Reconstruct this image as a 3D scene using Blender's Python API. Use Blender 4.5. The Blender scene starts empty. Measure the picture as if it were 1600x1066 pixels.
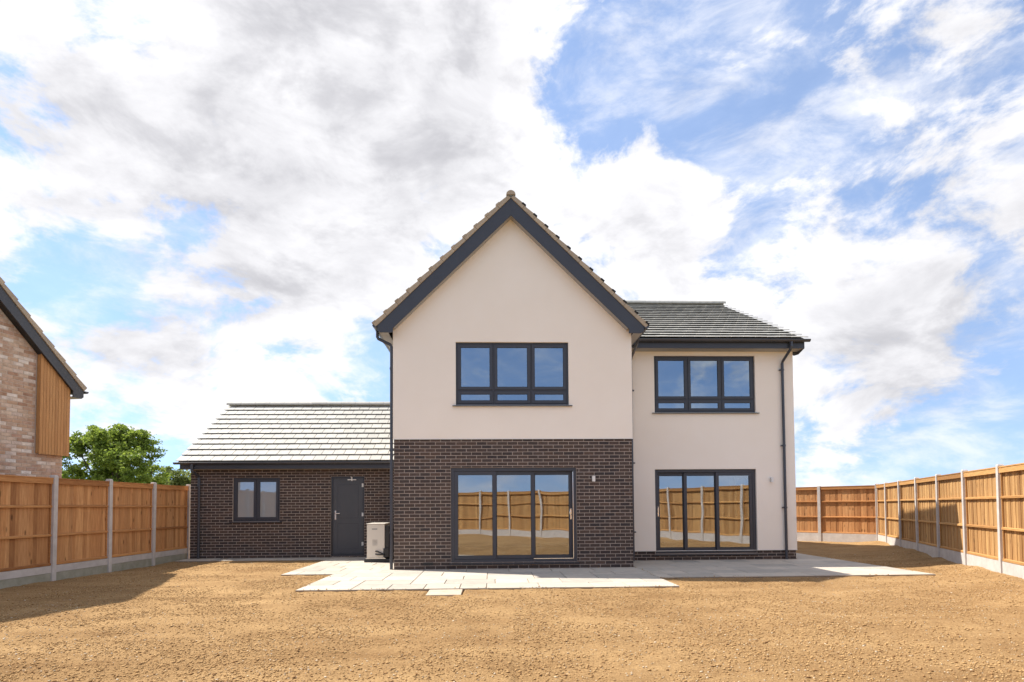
import bpy, bmesh, math, random
import numpy as np
from mathutils import Vector, Matrix

scene = bpy.context.scene
col = scene.collection
R = math.radians
random.seed(7)
rng = np.random.default_rng(7)

# ---------------------------------------------------------------- camera
F, PX, PY, CAM_H, PITCH, ROLL = 941.0, 800.0, 756.0, 1.354, R(2.15), 0.0067
cam_d = bpy.data.cameras.new('camera'); cam = bpy.data.objects.new('camera', cam_d); col.objects.link(cam)
cam_d.sensor_width = 36.0; cam_d.lens = 36.0 * F / 1600.0
cam_d.shift_y = (PY - 533.0) / 1600.0
cam_d.clip_start = 0.05; cam_d.clip_end = 5000
_u0 = Vector((0, -math.sin(PITCH), math.cos(PITCH))); _r0 = Vector((1, 0, 0))
_f = Vector((0, math.cos(PITCH), math.sin(PITCH)))
_r = _r0 * math.cos(ROLL) - _u0 * math.sin(ROLL); _u = _u0 * math.cos(ROLL) + _r0 * math.sin(ROLL)
M = Matrix.Identity(4)
for i in range(3):
    M[i][0] = _r[i]; M[i][1] = _u[i]; M[i][2] = -_f[i]
M[2][3] = CAM_H
cam.matrix_world = M
scene.camera = cam
def pix_dir(px, py):
    return ((px - PX) * _r - (py - PY) * _u + F * _f).normalized()

# ---------------------------------------------------------------- sky, sun, exposure
SUN_TO = Vector((-0.66, 0.257, 1.0)).normalized()          # towards the sun
SUN_EL = math.asin(SUN_TO.z); SUN_AZ = math.atan2(SUN_TO.x, SUN_TO.y)
SKY_STRENGTH = 0.105
CLOUD = 1.0 / SKY_STRENGTH
world = bpy.data.worlds.new('World'); scene.world = world; world.use_nodes = True
nt = world.node_tree; N = nt.nodes; LK = nt.links; N.clear()
def nd(t, **k):
    n = N.new(t)
    for a, v in k.items(): setattr(n, a, v)
    return n
def mth(op, a, b=None, c=None, clamp=False):
    n = nd('ShaderNodeMath', operation=op, use_clamp=clamp)
    for i, v in enumerate((a, b, c)):
        if v is None: continue
        if isinstance(v, (int, float)): n.inputs[i].default_value = v
        else: LK.new(v, n.inputs[i])
    return n.outputs[0]
def sstep(v, lo, hi):
    n = nd('ShaderNodeMapRange', interpolation_type='SMOOTHSTEP')
    LK.new(v, n.inputs[0]); n.inputs[1].default_value = lo; n.inputs[2].default_value = hi
    return n.outputs[0]
out = nd('ShaderNodeOutputWorld'); bg = nd('ShaderNodeBackground'); bg.inputs[1].default_value = SKY_STRENGTH
LK.new(bg.outputs[0], out.inputs[0])
sky = nd('ShaderNodeTexSky', sky_type='NISHITA', sun_disc=False, sun_elevation=SUN_EL, sun_rotation=SUN_AZ)
sky.air_density = 1.0; sky.dust_density = 0.0; sky.ozone_density = 3.0; sky.altitude = 50
tc = nd('ShaderNodeTexCoord'); sep = nd('ShaderNodeSeparateXYZ'); LK.new(tc.outputs['Generated'], sep.inputs[0])
DIR = tc.outputs['Generated']
def noise(scale, detail, rough, dist=0.0, off=(0, 0, 0), stretch=(1, 1, 2.0), rot=(0, 0, 0), lac=2.0):
    mp = nd('ShaderNodeMapping'); LK.new(DIR, mp.inputs[0])
    mp.inputs['Location'].default_value = off; mp.inputs['Scale'].default_value = stretch
    mp.inputs['Rotation'].default_value = rot
    n = nd('ShaderNodeTexNoise'); LK.new(mp.outputs[0], n.inputs['Vector'])
    n.inputs['Scale'].default_value = scale; n.inputs['Detail'].default_value = detail
    n.inputs['Roughness'].default_value = rough; n.inputs['Distortion'].default_value = dist; n.inputs['Lacunarity'].default_value = lac
    return n.outputs[0]
def blobs(lst):
    tot = None
    for (px, py, rpx, w) in lst:
        d = pix_dir(px, py) if not isinstance(px, Vector) else px.normalized()
        n = nd('ShaderNodeVectorMath', operation='DOT_PRODUCT'); LK.new(DIR, n.inputs[0])
        n.inputs[1].default_value = d
        s = sstep(n.outputs['Value'], math.cos(math.atan(rpx / F)), 1.0)
        t = mth('MULTIPLY', s, w)
        tot = t if tot is None else mth('ADD', tot, t)
    return tot
# where the cumulus stand thick and where the sky is open, in directions of the sky
bias = blobs([(420, 230, 430, .13), (640, 130, 380, .12), (1500, 400, 330, .09), (120, 280, 200, .05), (1010, 350, 130, .12), (860, 250, 160, .08), (1120, 420, 200, .06),
              (1070, 100, 300, -.09), (1270, 200, 220, -.06), (60, 60, 150, -.10), (230, 410, 150, -.16), (70, 400, 120, -.05), (930, 150, 120, -.08),
              (330, 540, 200, .07), (450, 640, 60, .05), (1330, 600, 170, .07), (1320, 545, 60, -.06),
              (Vector((.1, -1, .42)), 0, 420, -.13)])
OFF = (4.3, 1.9, .6); dl = .035
n1 = noise(5.4, 14, .63, .3, OFF, (1, 1, 1.7))
st = (SUN_TO.x * dl, SUN_TO.y * dl, SUN_TO.z * dl * 1.7)
n1s = noise(5.4, 6, .58, .3, tuple(OFF[i] + st[i] for i in range(3)), (1, 1, 1.7))
n1b = noise(5.4, 6, .58, .3, OFF, (1, 1, 1.7))
nv = noise(6.5, 12, .64, .35, (1.0, 5.0, 2.0), (1.0, 1.0, 2.2), (.3, .5, .2))
low = mth('MULTIPLY', sstep(sep.outputs[2], .30, .02), -.105)
cov = mth('ADD', mth('ADD', n1, bias), low)
den = sstep(cov, .455, .575)
veil = mth('ADD', mth('MULTIPLY', sstep(nv, .40, .70), .55), .16)
alpha = mth('SUBTRACT', 1.0, mth('MULTIPLY', mth('SUBTRACT', 1.0, den), mth('SUBTRACT', 1.0, veil)))
n3 = noise(2.3, 5, .5, .2, (9.7, 4.2, 1.0))
greyb = blobs([(430, 290, 190, .26), (590, 190, 200, .24), (580, 70, 170, .16), (1490, 410, 230, .20), (80, 210, 120, .10), (250, 520, 150, .16), (700, 60, 150, .10), (1420, 600, 120, .08)])
g1 = mth('MULTIPLY', sstep(mth('ADD', mth('ADD', mth('MULTIPLY', n3, .5), mth('MULTIPLY', cov, .5)), greyb), .50, .80), .9)
# side of the cloud turned from the sun
g2 = mth('MULTIPLY', sstep(mth('SUBTRACT', n1s, n1b), -.06, .16), .5)
g3 = mth('MULTIPLY', mth('SUBTRACT', nv, .5), -1.3)
grey = sstep(mth('ADD', mth('ADD', mth('MULTIPLY', g1, .50), mth('MULTIPLY', g2, .75)), g3), -.15, 1.15)
def rgbn(c):
    n = nd('ShaderNodeRGB'); n.outputs[0].default_value = (*c, 1); return n.outputs[0]
def mixc(f, a, b):
    n = nd('ShaderNodeMix', data_type='RGBA'); LK.new(f, n.inputs[0]); LK.new(a, n.inputs[6]); LK.new(b, n.inputs[7]); return n.outputs[2]
cc = mixc(grey, rgbn(tuple(CLOUD * v for v in (.475, .473, .485))), rgbn(tuple(CLOUD * v for v in (.25, .249, .266))))
lift = nd('ShaderNodeCombineXYZ'); LK.new(sep.outputs[0], lift.inputs[0]); LK.new(sep.outputs[1], lift.inputs[1])
LK.new(mth('ADD', mth('MULTIPLY', mth('MAXIMUM', sep.outputs[2], 0.0), .8), .22), lift.inputs[2])
nrm = nd('ShaderNodeVectorMath', operation='NORMALIZE'); LK.new(lift.outputs[0], nrm.inputs[0]); LK.new(nrm.outputs[0], sky.inputs[0])
LK.new(mixc(alpha, sky.outputs[0], cc), bg.inputs[0])

sun_d = bpy.data.lights.new('sun', 'SUN'); sun = bpy.data.objects.new('sun', sun_d); col.objects.link(sun)
sun_d.energy = 3.5; sun_d.angle = R(0.6); sun_d.color = (1.0, .93, .82)
sun.rotation_euler = (-SUN_TO).to_track_quat('-Z', 'Y').to_euler(); sun.location = (-20, 10, 40)

vs = scene.view_settings
vs.view_transform = 'Standard'; vs.look = 'None'; vs.exposure = 1.26; vs.gamma = 1.0; vs.use_curve_mapping = False
scene.render.engine = 'CYCLES'

# ---------------------------------------------------------------- materials
def material(name, c1, c2=None, scale=8.0, rough=.7, bump=0.0, bscale=40.0, metal=0.0, spec=.5, piece=None, stretch=(1, 1, 1), detail=5, knots=False):
    """procedural material: noise between two colours, optional random tone for each piece, bump"""
    m = bpy.data.materials.new(name); m.use_nodes = True
    t = m.node_tree; b = t.nodes['Principled BSDF']
    b.inputs['Roughness'].default_value = rough; b.inputs['Metallic'].default_value = metal
    b.inputs['Specular IOR Level'].default_value = spec
    tcn = t.nodes.new('ShaderNodeTexCoord'); mp = t.nodes.new('ShaderNodeMapping')
    mp.inputs['Scale'].default_value = stretch
    oi = t.nodes.new('ShaderNodeObjectInfo')
    at = t.nodes.new('ShaderNodeAttribute'); at.attribute_name = 'rnd'
    ad = t.nodes.new('ShaderNodeMath'); ad.operation = 'ADD'
    t.links.new(oi.outputs['Random'], ad.inputs[0]); t.links.new(at.outputs['Fac'], ad.inputs[1])
    fr = t.nodes.new('ShaderNodeMath'); fr.operation = 'FRACT'; t.links.new(ad.outputs[0], fr.inputs[0])
    geo = t.nodes.new('ShaderNodeNewGeometry')
    sh = t.nodes.new('ShaderNodeVectorMath'); sh.operation = 'ADD'
    mu = t.nodes.new('ShaderNodeVectorMath'); mu.operation = 'SCALE'; mu.inputs[0].default_value = (37, 17, 53)
    t.links.new(fr.outputs[0], mu.inputs['Scale'])
    t.links.new(tcn.outputs['Object'], sh.inputs[0]); t.links.new(mu.outputs[0], sh.inputs[1])
    t.links.new(sh.outputs[0], mp.inputs[0])
    nz = t.nodes.new('ShaderNodeTexNoise'); nz.inputs['Scale'].default_value = scale; nz.inputs['Detail'].default_value = detail
    nz.inputs['Roughness'].default_value = .6
    t.links.new(mp.outputs[0], nz.inputs['Vector'])
    rp = t.nodes.new('ShaderNodeValToRGB'); rp.color_ramp.elements[0].position = .3; rp.color_ramp.elements[1].position = .7
    rp.color_ramp.elements[0].color = (*c1, 1); rp.color_ramp.elements[1].color = (*(c2 or c1), 1)
    t.links.new(nz.outputs[0], rp.inputs[0])
    colr = rp.outputs[0]
    if piece:
        r2 = t.nodes.new('ShaderNodeValToRGB'); r2.color_ramp.interpolation = 'LINEAR'
        els = r2.color_ramp.elements
        while len(els) < len(piece): els.new(.5)
        for i, c in enumerate(piece):
            els[i].position = i / (len(piece) - 1); els[i].color = (*c, 1)
        t.links.new(fr.outputs[0], r2.inputs[0])
        mx = t.nodes.new('ShaderNodeMix'); mx.data_type = 'RGBA'; mx.blend_type = 'MULTIPLY'; mx.inputs[0].default_value = 1
        t.links.new(colr, mx.inputs[6]); t.links.new(r2.outputs[0], mx.inputs[7]); colr = mx.outputs[2]
    if knots:
        m3 = t.nodes.new('ShaderNodeMapping'); m3.inputs['Scale'].default_value = (4.0, 4.0, 1.5); t.links.new(sh.outputs[0], m3.inputs[0])
        vo = t.nodes.new('ShaderNodeTexVoronoi'); vo.inputs['Scale'].default_value = 1.6; t.links.new(m3.outputs[0], vo.inputs['Vector'])
        mr = t.nodes.new('ShaderNodeMapRange'); mr.interpolation_type = 'SMOOTHSTEP'; mr.inputs[1].default_value = .05; mr.inputs[2].default_value = .2; mr.inputs[3].default_value = .38
        t.links.new(vo.outputs['Distance'], mr.inputs[0])
        mk = t.nodes.new('ShaderNodeMix'); mk.data_type = 'RGBA'; mk.blend_type = 'MULTIPLY'; mk.inputs[0].default_value = 1
        t.links.new(colr, mk.inputs[6]); t.links.new(mr.outputs[0], mk.inputs[7]); colr = mk.outputs[2]
    t.links.new(colr, b.inputs['Base Color'])
    if bump:
        n2_ = t.nodes.new('ShaderNodeTexNoise'); n2_.inputs['Scale'].default_value = bscale; n2_.inputs['Detail'].default_value = 6
        t.links.new(mp.outputs[0], n2_.inputs['Vector'])
        bp = t.nodes.new('ShaderNodeBump'); bp.inputs['Strength'].default_value = bump; bp.inputs['Distance'].default_value = .02
        t.links.new(n2_.outputs[0], bp.inputs['Height']); t.links.new(bp.outputs[0], b.inputs['Normal'])
    return m
def glass_material(name, refl, tint, wob=.0025, frost=0.0, gl=(.74, .87, 1)):
    m = bpy.data.materials.new(name); m.use_nodes = True; t = m.node_tree; t.nodes.clear()
    o = t.nodes.new('ShaderNodeOutputMaterial'); mx = t.nodes.new('ShaderNodeMixShader')
    g = t.nodes.new('ShaderNodeBsdfGlossy'); g.inputs['Roughness'].default_value = 0.004; g.inputs[0].default_value = (*gl, 1)
    tr = t.nodes.new('ShaderNodeBsdfTransparent'); tr.inputs[0].default_value = (*tint, 1)
    lw = t.nodes.new('ShaderNodeFresnel'); lw.inputs[0].default_value = 1.5
    ad = t.nodes.new('ShaderNodeMath'); ad.operation = 'ADD'; ad.use_clamp = True; ad.inputs[1].default_value = refl
    t.links.new(lw.outputs[0], ad.inputs[0]); t.links.new(ad.outputs[0], mx.inputs[0])
    back = tr.outputs[0]
    if frost:
        df = t.nodes.new('ShaderNodeBsdfDiffuse'); df.inputs[0].default_value = (.55, .60, .63, 1)
        m2 = t.nodes.new('ShaderNodeMixShader'); m2.inputs[0].default_value = frost
        t.links.new(tr.outputs[0], m2.inputs[1]); t.links.new(df.outputs[0], m2.inputs[2]); back = m2.outputs[0]
    t.links.new(back, mx.inputs[1]); t.links.new(g.outputs[0], mx.inputs[2]); t.links.new(mx.outputs[0], o.inputs[0])
    tcn = t.nodes.new('ShaderNodeTexCoord'); oi = t.nodes.new('ShaderNodeObjectInfo')
    mu = t.nodes.new('ShaderNodeVectorMath'); mu.operation = 'SCALE'; mu.inputs[0].default_value = (31, 47, 19)
    t.links.new(oi.outputs['Random'], mu.inputs['Scale'])
    sh = t.nodes.new('ShaderNodeVectorMath'); sh.operation = 'ADD'
    t.links.new(tcn.outputs['Object'], sh.inputs[0]); t.links.new(mu.outputs[0], sh.inputs[1])
    nz = t.nodes.new('ShaderNodeTexNoise'); nz.inputs['Scale'].default_value = 1.1; nz.inputs['Detail'].default_value = 1
    t.links.new(sh.outputs[0], nz.inputs['Vector'])
    bp = t.nodes.new('ShaderNodeBump'); bp.inputs['Strength'].default_value = 1; bp.inputs['Distance'].default_value = wob
    t.links.new(nz.outputs[0], bp.inputs['Height']); t.links.new(bp.outputs[0], g.inputs['Normal'])
    return m

MT = {}
MT['render'] = material('cream_render', (.88, .80, .70), (.91, .835, .74), .9, .92, .25, 260, spec=.2)
MT['mortar'] = material('mortar', (.41, .345, .295), (.50, .42, .365), 9, .95, .3, 120, spec=.1)
MT['brick'] = material('dark_brick', (.80, .80, .80), (1.15, 1.1, 1.1), 22, .8, .35, 60, spec=.25,
                       piece=[(.072, .054, .046), (.092, .070, .060), (.058, .046, .043), (.106, .074, .059), (.075, .060, .053), (.048, .042, .042), (.092, .067, .054)])
MT['buff_brick'] = material('mixed_buff_brick', (.75, .72, .70), (1.15, 1.15, 1.15), 9, .9, .5, 40, spec=.2,
                            piece=[(.46, .30, .21), (.54, .38, .28), (.60, .46, .35), (.47, .30, .22), (.76, .69, .62), (.56, .39, .27), (.42, .26, .18), (.64, .51, .40), (.80, .75, .69)])
MT['buff_mortar'] = material('buff_mortar', (.50, .42, .34), (.58, .49, .41), 12, .95, .3, 90, spec=.1)
MT['grey'] = material('anthracite_plastic', (.040, .043, .055), (.046, .050, .063), 3, .42, .03, 30)
MT['grey_dark'] = material('anthracite_metal', (.030, .033, .042), (.036, .04, .05), 3, .35, .03, 30)
MT['door'] = material('grey_door_paint', (.060, .064, .074), (.068, .072, .083), 3, .5, .04, 60)
MT['gasket'] = material('black_rubber', (.012, .012, .013), None, 3, .6)
MT['pipe'] = material('anthracite_pipe', (.045, .050, .064), (.055, .06, .075), 4, .30)
MT['soffit'] = material('soffit_board', (.30, .29, .28), (.34, .33, .32), 4, .6)
MT['tile'] = material('grey_roof_tile', (.85, .85, .85), (1.12, 1.12, 1.1), 6, .62, .25, 70, spec=.5,
                      piece=[(.37, .36, .335), (.40, .39, .365), (.355, .35, .325), (.385, .375, .35), (.42, .41, .38)])
MT['tile_edge'] = material('roof_deck', (.02, .02, .02), None, 3, .9)
MT['verge'] = material('verge_mortar_tan', (.36, .29, .21), (.46, .38, .285), 14, .85, .3, 60, piece=[(.9, .9, .9), (1.08, 1.05, 1.0)])
MT['white'] = material('white_plastic', (.75, .74, .71), (.8, .79, .76), 5, .4)
MT['cream'] = material('cream_steel', (.70, .655, .58), (.74, .69, .61), 2, .4)
MT['black'] = material('black_plastic', (.015, .015, .016), (.03, .03, .03), 5, .5)
MT['steel'] = material('brushed_steel', (.75, .75, .74), (.85, .85, .84), 8, .22, metal=1.0)
MT['slab'] = material('cream_paving', (.88, .88, .87), (1.08, 1.07, 1.05), 5, .85, .3, 50, spec=.25,
                      piece=[(.42, .38, .33), (.50, .45, .39), (.38, .35, .31), (.54, .48, .41), (.46, .41, .35)])
MT['bedding'] = material('bedding_sand', (.20, .15, .10), (.27, .21, .15), 30, .95, .4, 80)
MT['dusty'] = material('dusty_slab', (.40, .33, .25), (.50, .43, .34), 6, .9, .3, 60)
MT['concrete'] = material('fence_concrete', (.46, .43, .41), (.58, .55, .53), 5, .9, .25, 60, spec=.2, piece=[(.95, .95, .95), (1.05, 1.04, 1.03)])
MT['mossy'] = material('mossy_concrete', (.27, .27, .21), (.38, .37, .31), 5, .95, .3, 60, spec=.2)
WOODP = [(.78, .72, .66), (1.0, 1.0, 1.0), (1.12, 1.1, 1.05), (.64, .56, .5), (.93, .88, .82), (1.22, 1.24, 1.2), (.84, .79, .74), (1.05, .98, .9), (.72, .66, .6)]
MT['wood'] = material('treated_softwood', (.35, .195, .078), (.52, .325, .145), 7, .8, .3, 30, spec=.25, piece=WOODP, stretch=(6, 6, .45), knots=True)
MT['wood_old'] = material('red_brown_softwood', (.40, .19, .082), (.60, .33, .145), 7, .8, .3, 30, spec=.25, piece=WOODP, stretch=(6, 6, .45), knots=True)  # redder brown softwood for the left and far corner fences
MT['wood_rail'] = material('softwood_rail', (.42, .225, .085), (.56, .335, .135), 7, .8, .3, 30, spec=.25, piece=WOODP, stretch=(.6, 6, 6))
MT['wood_old_rail'] = material('red_brown_rail', (.38, .175, .068), (.56, .29, .115), 7, .8, .3, 30, spec=.25, piece=WOODP, stretch=(.6, 6, 6))  # rails in the same redder brown
MT['cedar'] = material('cedar_boards', (.44, .215, .080), (.57, .305, .12), 6, .6, .2, 30, spec=.35, piece=[(.85, .82, .8), (1.0, 1, 1), (1.1, 1.08, 1.05), (.93, .9, .88)], stretch=(7, 7, .4))
MT['inner'] = material('interior_plaster', (.62, .60, .57), (.66, .64, .61), 2, .9)
MT['inner_floor'] = material('interior_floor', (.20, .17, .14), (.25, .21, .17), 3, .6)
MT['glass'] = glass_material('clear_glass', .22, (.74, .77, .78), .003, gl=(.95, .97, 1))
MT['glass_up'] = glass_material('upper_glass', .33, (.30, .36, .42), .0018)
MT['glass_frost'] = glass_material('obscure_glass', .16, (.6, .65, .68), .004, .55)
MT['bark'] = material('bark', (.09, .07, .05), (.15, .12, .09), 9, .95, .6, 30)
MT['field'] = material('field_earth', (.11, .12, .05), (.19, .17, .09), .4, .95)

# soil: fine crumbs, damp and dry patches
def soil_material():
    m = bpy.data.materials.new('bare_soil'); m.use_nodes = True; t = m.node_tree; b = t.nodes['Principled BSDF']
    b.inputs['Roughness'].default_value = .95; b.inputs['Specular IOR Level'].default_value = .15
    tcn = t.nodes.new('ShaderNodeTexCoord')
    def nz(s, d, r=.6):
        n = t.nodes.new('ShaderNodeTexNoise'); n.inputs['Scale'].default_value = s; n.inputs['Detail'].default_value = d
        n.inputs['Roughness'].default_value = r; t.links.new(tcn.outputs['Object'], n.inputs['Vector']); return n.outputs[0]
    a = t.nodes.new('ShaderNodeValToRGB'); a.color_ramp.elements[0].position = .36; a.color_ramp.elements[1].position = .62
    a.color_ramp.elements[0].color = (.275, .162, .070, 1); a.color_ramp.elements[1].color = (.475, .312, .150, 1)
    wv = t.nodes.new('ShaderNodeMapping'); wv.inputs['Scale'].default_value = (.35, 1.5, 1); t.links.new(tcn.outputs['Object'], wv.inputs[0])
    bn = t.nodes.new('ShaderNodeTexNoise'); bn.inputs['Scale'].default_value = .9; bn.inputs['Detail'].default_value = 7; bn.inputs['Roughness'].default_value = .68; t.links.new(wv.outputs[0], bn.inputs['Vector'])
    av = t.nodes.new('ShaderNodeMath'); av.operation = 'MULTIPLY_ADD'; av.inputs[1].default_value = .5; t.links.new(bn.outputs[0], av.inputs[0])
    hf = t.nodes.new('ShaderNodeMath'); hf.operation = 'MULTIPLY'; hf.inputs[1].default_value = .5; t.links.new(nz(.8, 9, .68), hf.inputs[0]); t.links.new(hf.outputs[0], av.inputs[2])
    t.links.new(av.outputs[0], a.inputs[0])
    c = t.nodes.new('ShaderNodeValToRGB'); c.color_ramp.elements[0].position = .3; c.color_ramp.elements[1].position = .72
    c.color_ramp.elements[0].color = (.48, .44, .40, 1); c.color_ramp.elements[1].color = (1.25, 1.25, 1.25, 1)
    t.links.new(nz(46, 6, .75), c.inputs[0])
    mx = t.nodes.new('ShaderNodeMix'); mx.data_type = 'RGBA'; mx.blend_type = 'MULTIPLY'; mx.inputs[0].default_value = 1
    t.links.new(a.outputs[0], mx.inputs[6]); t.links.new(c.outputs[0], mx.inputs[7]); t.links.new(mx.outputs[2], b.inputs['Base Color'])
    bp = t.nodes.new('ShaderNodeBump'); bp.inputs['Strength'].default_value = .9; bp.inputs['Distance'].default_value = .025
    t.links.new(nz(52, 8, .75), bp.inputs['Height']); t.links.new(bp.outputs[0], b.inputs['Normal'])
    return m
MT['soil'] = soil_material()
MT['clod'] = material('soil_clod', (.8, .8, .8), (1.15, 1.15, 1.15), 30, .95, .4, 90, spec=.1,
                      piece=[(.38, .232, .105), (.46, .30, .145), (.41, .258, .118), (.49, .33, .165), (.33, .195, .088), (.23, .135, .066)])
MT['pebble'] = material('flint_pebble', (.85, .85, .85), (1.1, 1.1, 1.1), 30, .7, .2, 60, spec=.4,
                        piece=[(.50, .41, .29), (.62, .54, .42), (.40, .31, .21), (.55, .44, .30), (.46, .36, .23)])
def leaf_material(name, c1, c2):
    m = bpy.data.materials.new(name); m.use_nodes = True; t = m.node_tree; b = t.nodes['Principled BSDF']
    at = t.nodes.new('ShaderNodeAttribute'); at.attribute_name = 'rnd'
    rp = t.nodes.new('ShaderNodeValToRGB'); rp.color_ramp.elements[0].color = (*c1, 1); rp.color_ramp.elements[1].color = (*c2, 1)
    t.links.new(at.outputs['Fac'], rp.inputs[0]); t.links.new(rp.outputs[0], b.inputs['Base Color'])
    b.inputs['Roughness'].default_value = .6
    tl = t.nodes.new('ShaderNodeBsdfTranslucent'); t.links.new(rp.outputs[0], tl.inputs[0])
    mx = t.nodes.new('ShaderNodeMixShader'); mx.inputs[0].default_value = .5
    o = t.nodes['Material Output']; t.links.new(b.outputs[0], mx.inputs[1]); t.links.new(tl.outputs[0], mx.inputs[2]); t.links.new(mx.outputs[0], o.inputs[0])
    return m
MT['leaf'] = leaf_material('green_leaves', (.125, .20, .025), (.36, .44, .075))
MT['leaf2'] = leaf_material('pale_leaves', (.13, .17, .04), (.26, .30, .09))

# ---------------------------------------------------------------- builders
class MB:
    """collects boxes, prisms and tubes and links them as ONE mesh object"""
    def __init__(s): s.v = []; s.f = []; s.r = []; s.cur = 0.0
    def add(s, vs, fs):
        o = len(s.v); s.v += [tuple(p) for p in vs]; s.f += [tuple(i + o for i in f) for f in fs]; s.r += [s.cur] * len(fs)
    def box(s, x0, x1, y0, y1, z0, z1):
        s.add([(x0, y0, z0), (x1, y0, z0), (x1, y1, z0), (x0, y1, z0), (x0, y0, z1), (x1, y0, z1), (x1, y1, z1), (x0, y1, z1)],
              [(0, 3, 2, 1), (4, 5, 6, 7), (0, 1, 5, 4), (1, 2, 6, 5), (2, 3, 7, 6), (3, 0, 4, 7)])
        return s
    def prism(s, poly, b0, b1):                     # polygon in (a, z), extruded along b
        n = len(poly)
        s.add([(p[0], b0, p[1]) for p in poly] + [(p[0], b1, p[1]) for p in poly],
              [tuple(range(n)), tuple(range(2 * n - 1, n - 1, -1))] + [(i, i + n, (i + 1) % n + n, (i + 1) % n) for i in range(n)])
        return s
    def prism_x(s, poly, a0, a1):                   # polygon in (b, z), extruded along a
        n = len(poly)
        s.add([(a0, p[0], p[1]) for p in poly] + [(a1, p[0], p[1]) for p in poly],
              [tuple(range(n)), tuple(range(2 * n - 1, n - 1, -1))] + [(i, i + n, (i + 1) % n + n, (i + 1) % n) for i in range(n)])
        return s
    def tube(s, pts, r, n=12, caps=True):
        pts = [Vector(p) for p in pts]; rs = r if isinstance(r, (list, tuple)) else [r] * len(pts)
        base = []; up = Vector((.31, .17, .93))
        for i, p in enumerate(pts):
            d = (pts[min(i + 1, len(pts) - 1)] - pts[max(i - 1, 0)]).normalized()
            x = d.cross(up).normalized(); y = d.cross(x).normalized()
            base += [p + rs[i] * (math.cos(2 * math.pi * k / n) * x + math.sin(2 * math.pi * k / n) * y) for k in range(n)]
        fs = []
        for i in range(len(pts) - 1):
            for k in range(n):
                fs.append((i * n + k, i * n + (k + 1) % n, (i + 1) * n + (k + 1) % n, (i + 1) * n + k))
        if caps: fs += [tuple(range(n)), tuple(range((len(pts) - 1) * n, len(pts) * n))]
        s.add(base, fs); return s
    def mesh(s, name, mat, off=(0, 0, 0), smooth=False, fix=True):
        me = bpy.data.meshes.new(name)
        me.from_pydata([(x - off[0], y - off[1], z - off[2]) for x, y, z in s.v], [], s.f)
        if fix:
            bm = bmesh.new(); bm.from_mesh(me); bmesh.ops.recalc_face_normals(bm, faces=bm.faces); bm.to_mesh(me); bm.free()
        if any(s.r):
            at = me.attributes.new('rnd', 'FLOAT', 'FACE'); at.data.foreach_set('value', s.r)
        me.materials.append(mat)
        if smooth: me.polygons.foreach_set('use_smooth', [True] * len(me.polygons))
        return me
    def build(s, name, mat, parent=None, off=(0, 0, 0), smooth=False, bevel=0, kind=None, label=None):
        o = link(name, s.mesh(name, mat, off, smooth), parent)
        if bevel:
            md = o.modifiers.new('bevel', 'BEVEL'); md.width = bevel; md.segments = 2; md.limit_method = 'ANGLE'
        if kind: o['kind'] = kind
        if label: o['label'] = label
        return o
def link(name, me, parent=None, loc=(0, 0, 0), rot=(0, 0, 0), scale=(1, 1, 1)):
    o = bpy.data.objects.new(name, me); col.objects.link(o); o.parent = parent
    o.location = loc; o.rotation_euler = rot; o.scale = scale
    return o
def thing(name, label, cat, loc, rz=0.0, group=None):
    o = bpy.data.objects.new(name, None); col.objects.link(o); o.location = loc; o.rotation_euler = (0, 0, rz)
    o.empty_display_size = .3; o['label'] = label; o['category'] = cat
    if group: o['group'] = group
    return o
def tag(o, label, cat, group=None):
    o['label'] = label; o['category'] = cat
    if group: o['group'] = group
    return o
def wall(mb, a0, a1, z0, z1, ops, b0, b1):
    """upright wall with real openings (a0, a1, z0, z1): faces, reveals and outer edges"""
    xs = sorted({a0, a1, *[v for o in ops for v in o[:2]]}); zs = sorted({z0, z1, *[v for o in ops for v in o[2:]]})
    xs = [x for x in xs if a0 <= x <= a1]; zs = [z for z in zs if z0 <= z <= z1]
    def solid(i, j):
        if i < 0 or j < 0 or i >= len(xs) - 1 or j >= len(zs) - 1: return False
        x = (xs[i] + xs[i + 1]) / 2; z = (zs[j] + zs[j + 1]) / 2
        return not any(o[0] < x < o[1] and o[2] < z < o[3] for o in ops)
    for i in range(len(xs) - 1):
        for j in range(len(zs) - 1):
            if not solid(i, j): continue
            x0, x1, q0, q1 = xs[i], xs[i + 1], zs[j], zs[j + 1]
            mb.add([(x0, b0, q0), (x1, b0, q0), (x1, b0, q1), (x0, b0, q1)], [(0, 1, 2, 3)])
            mb.add([(x0, b1, q0), (x1, b1, q0), (x1, b1, q1), (x0, b1, q1)], [(3, 2, 1, 0)])
            if not solid(i - 1, j): mb.add([(x0, b0, q0), (x0, b1, q0), (x0, b1, q1), (x0, b0, q1)], [(3, 2, 1, 0)])
            if not solid(i + 1, j): mb.add([(x1, b0, q0), (x1, b1, q0), (x1, b1, q1), (x1, b0, q1)], [(0, 1, 2, 3)])
            if not solid(i, j - 1): mb.add([(x0, b0, q0), (x1, b0, q0), (x1, b1, q0), (x0, b1, q0)], [(3, 2, 1, 0)])
            if not solid(i, j + 1): mb.add([(x0, b0, q1), (x1, b0, q1), (x1, b1, q1), (x0, b1, q1)], [(0, 1, 2, 3)])
    return mb

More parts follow.
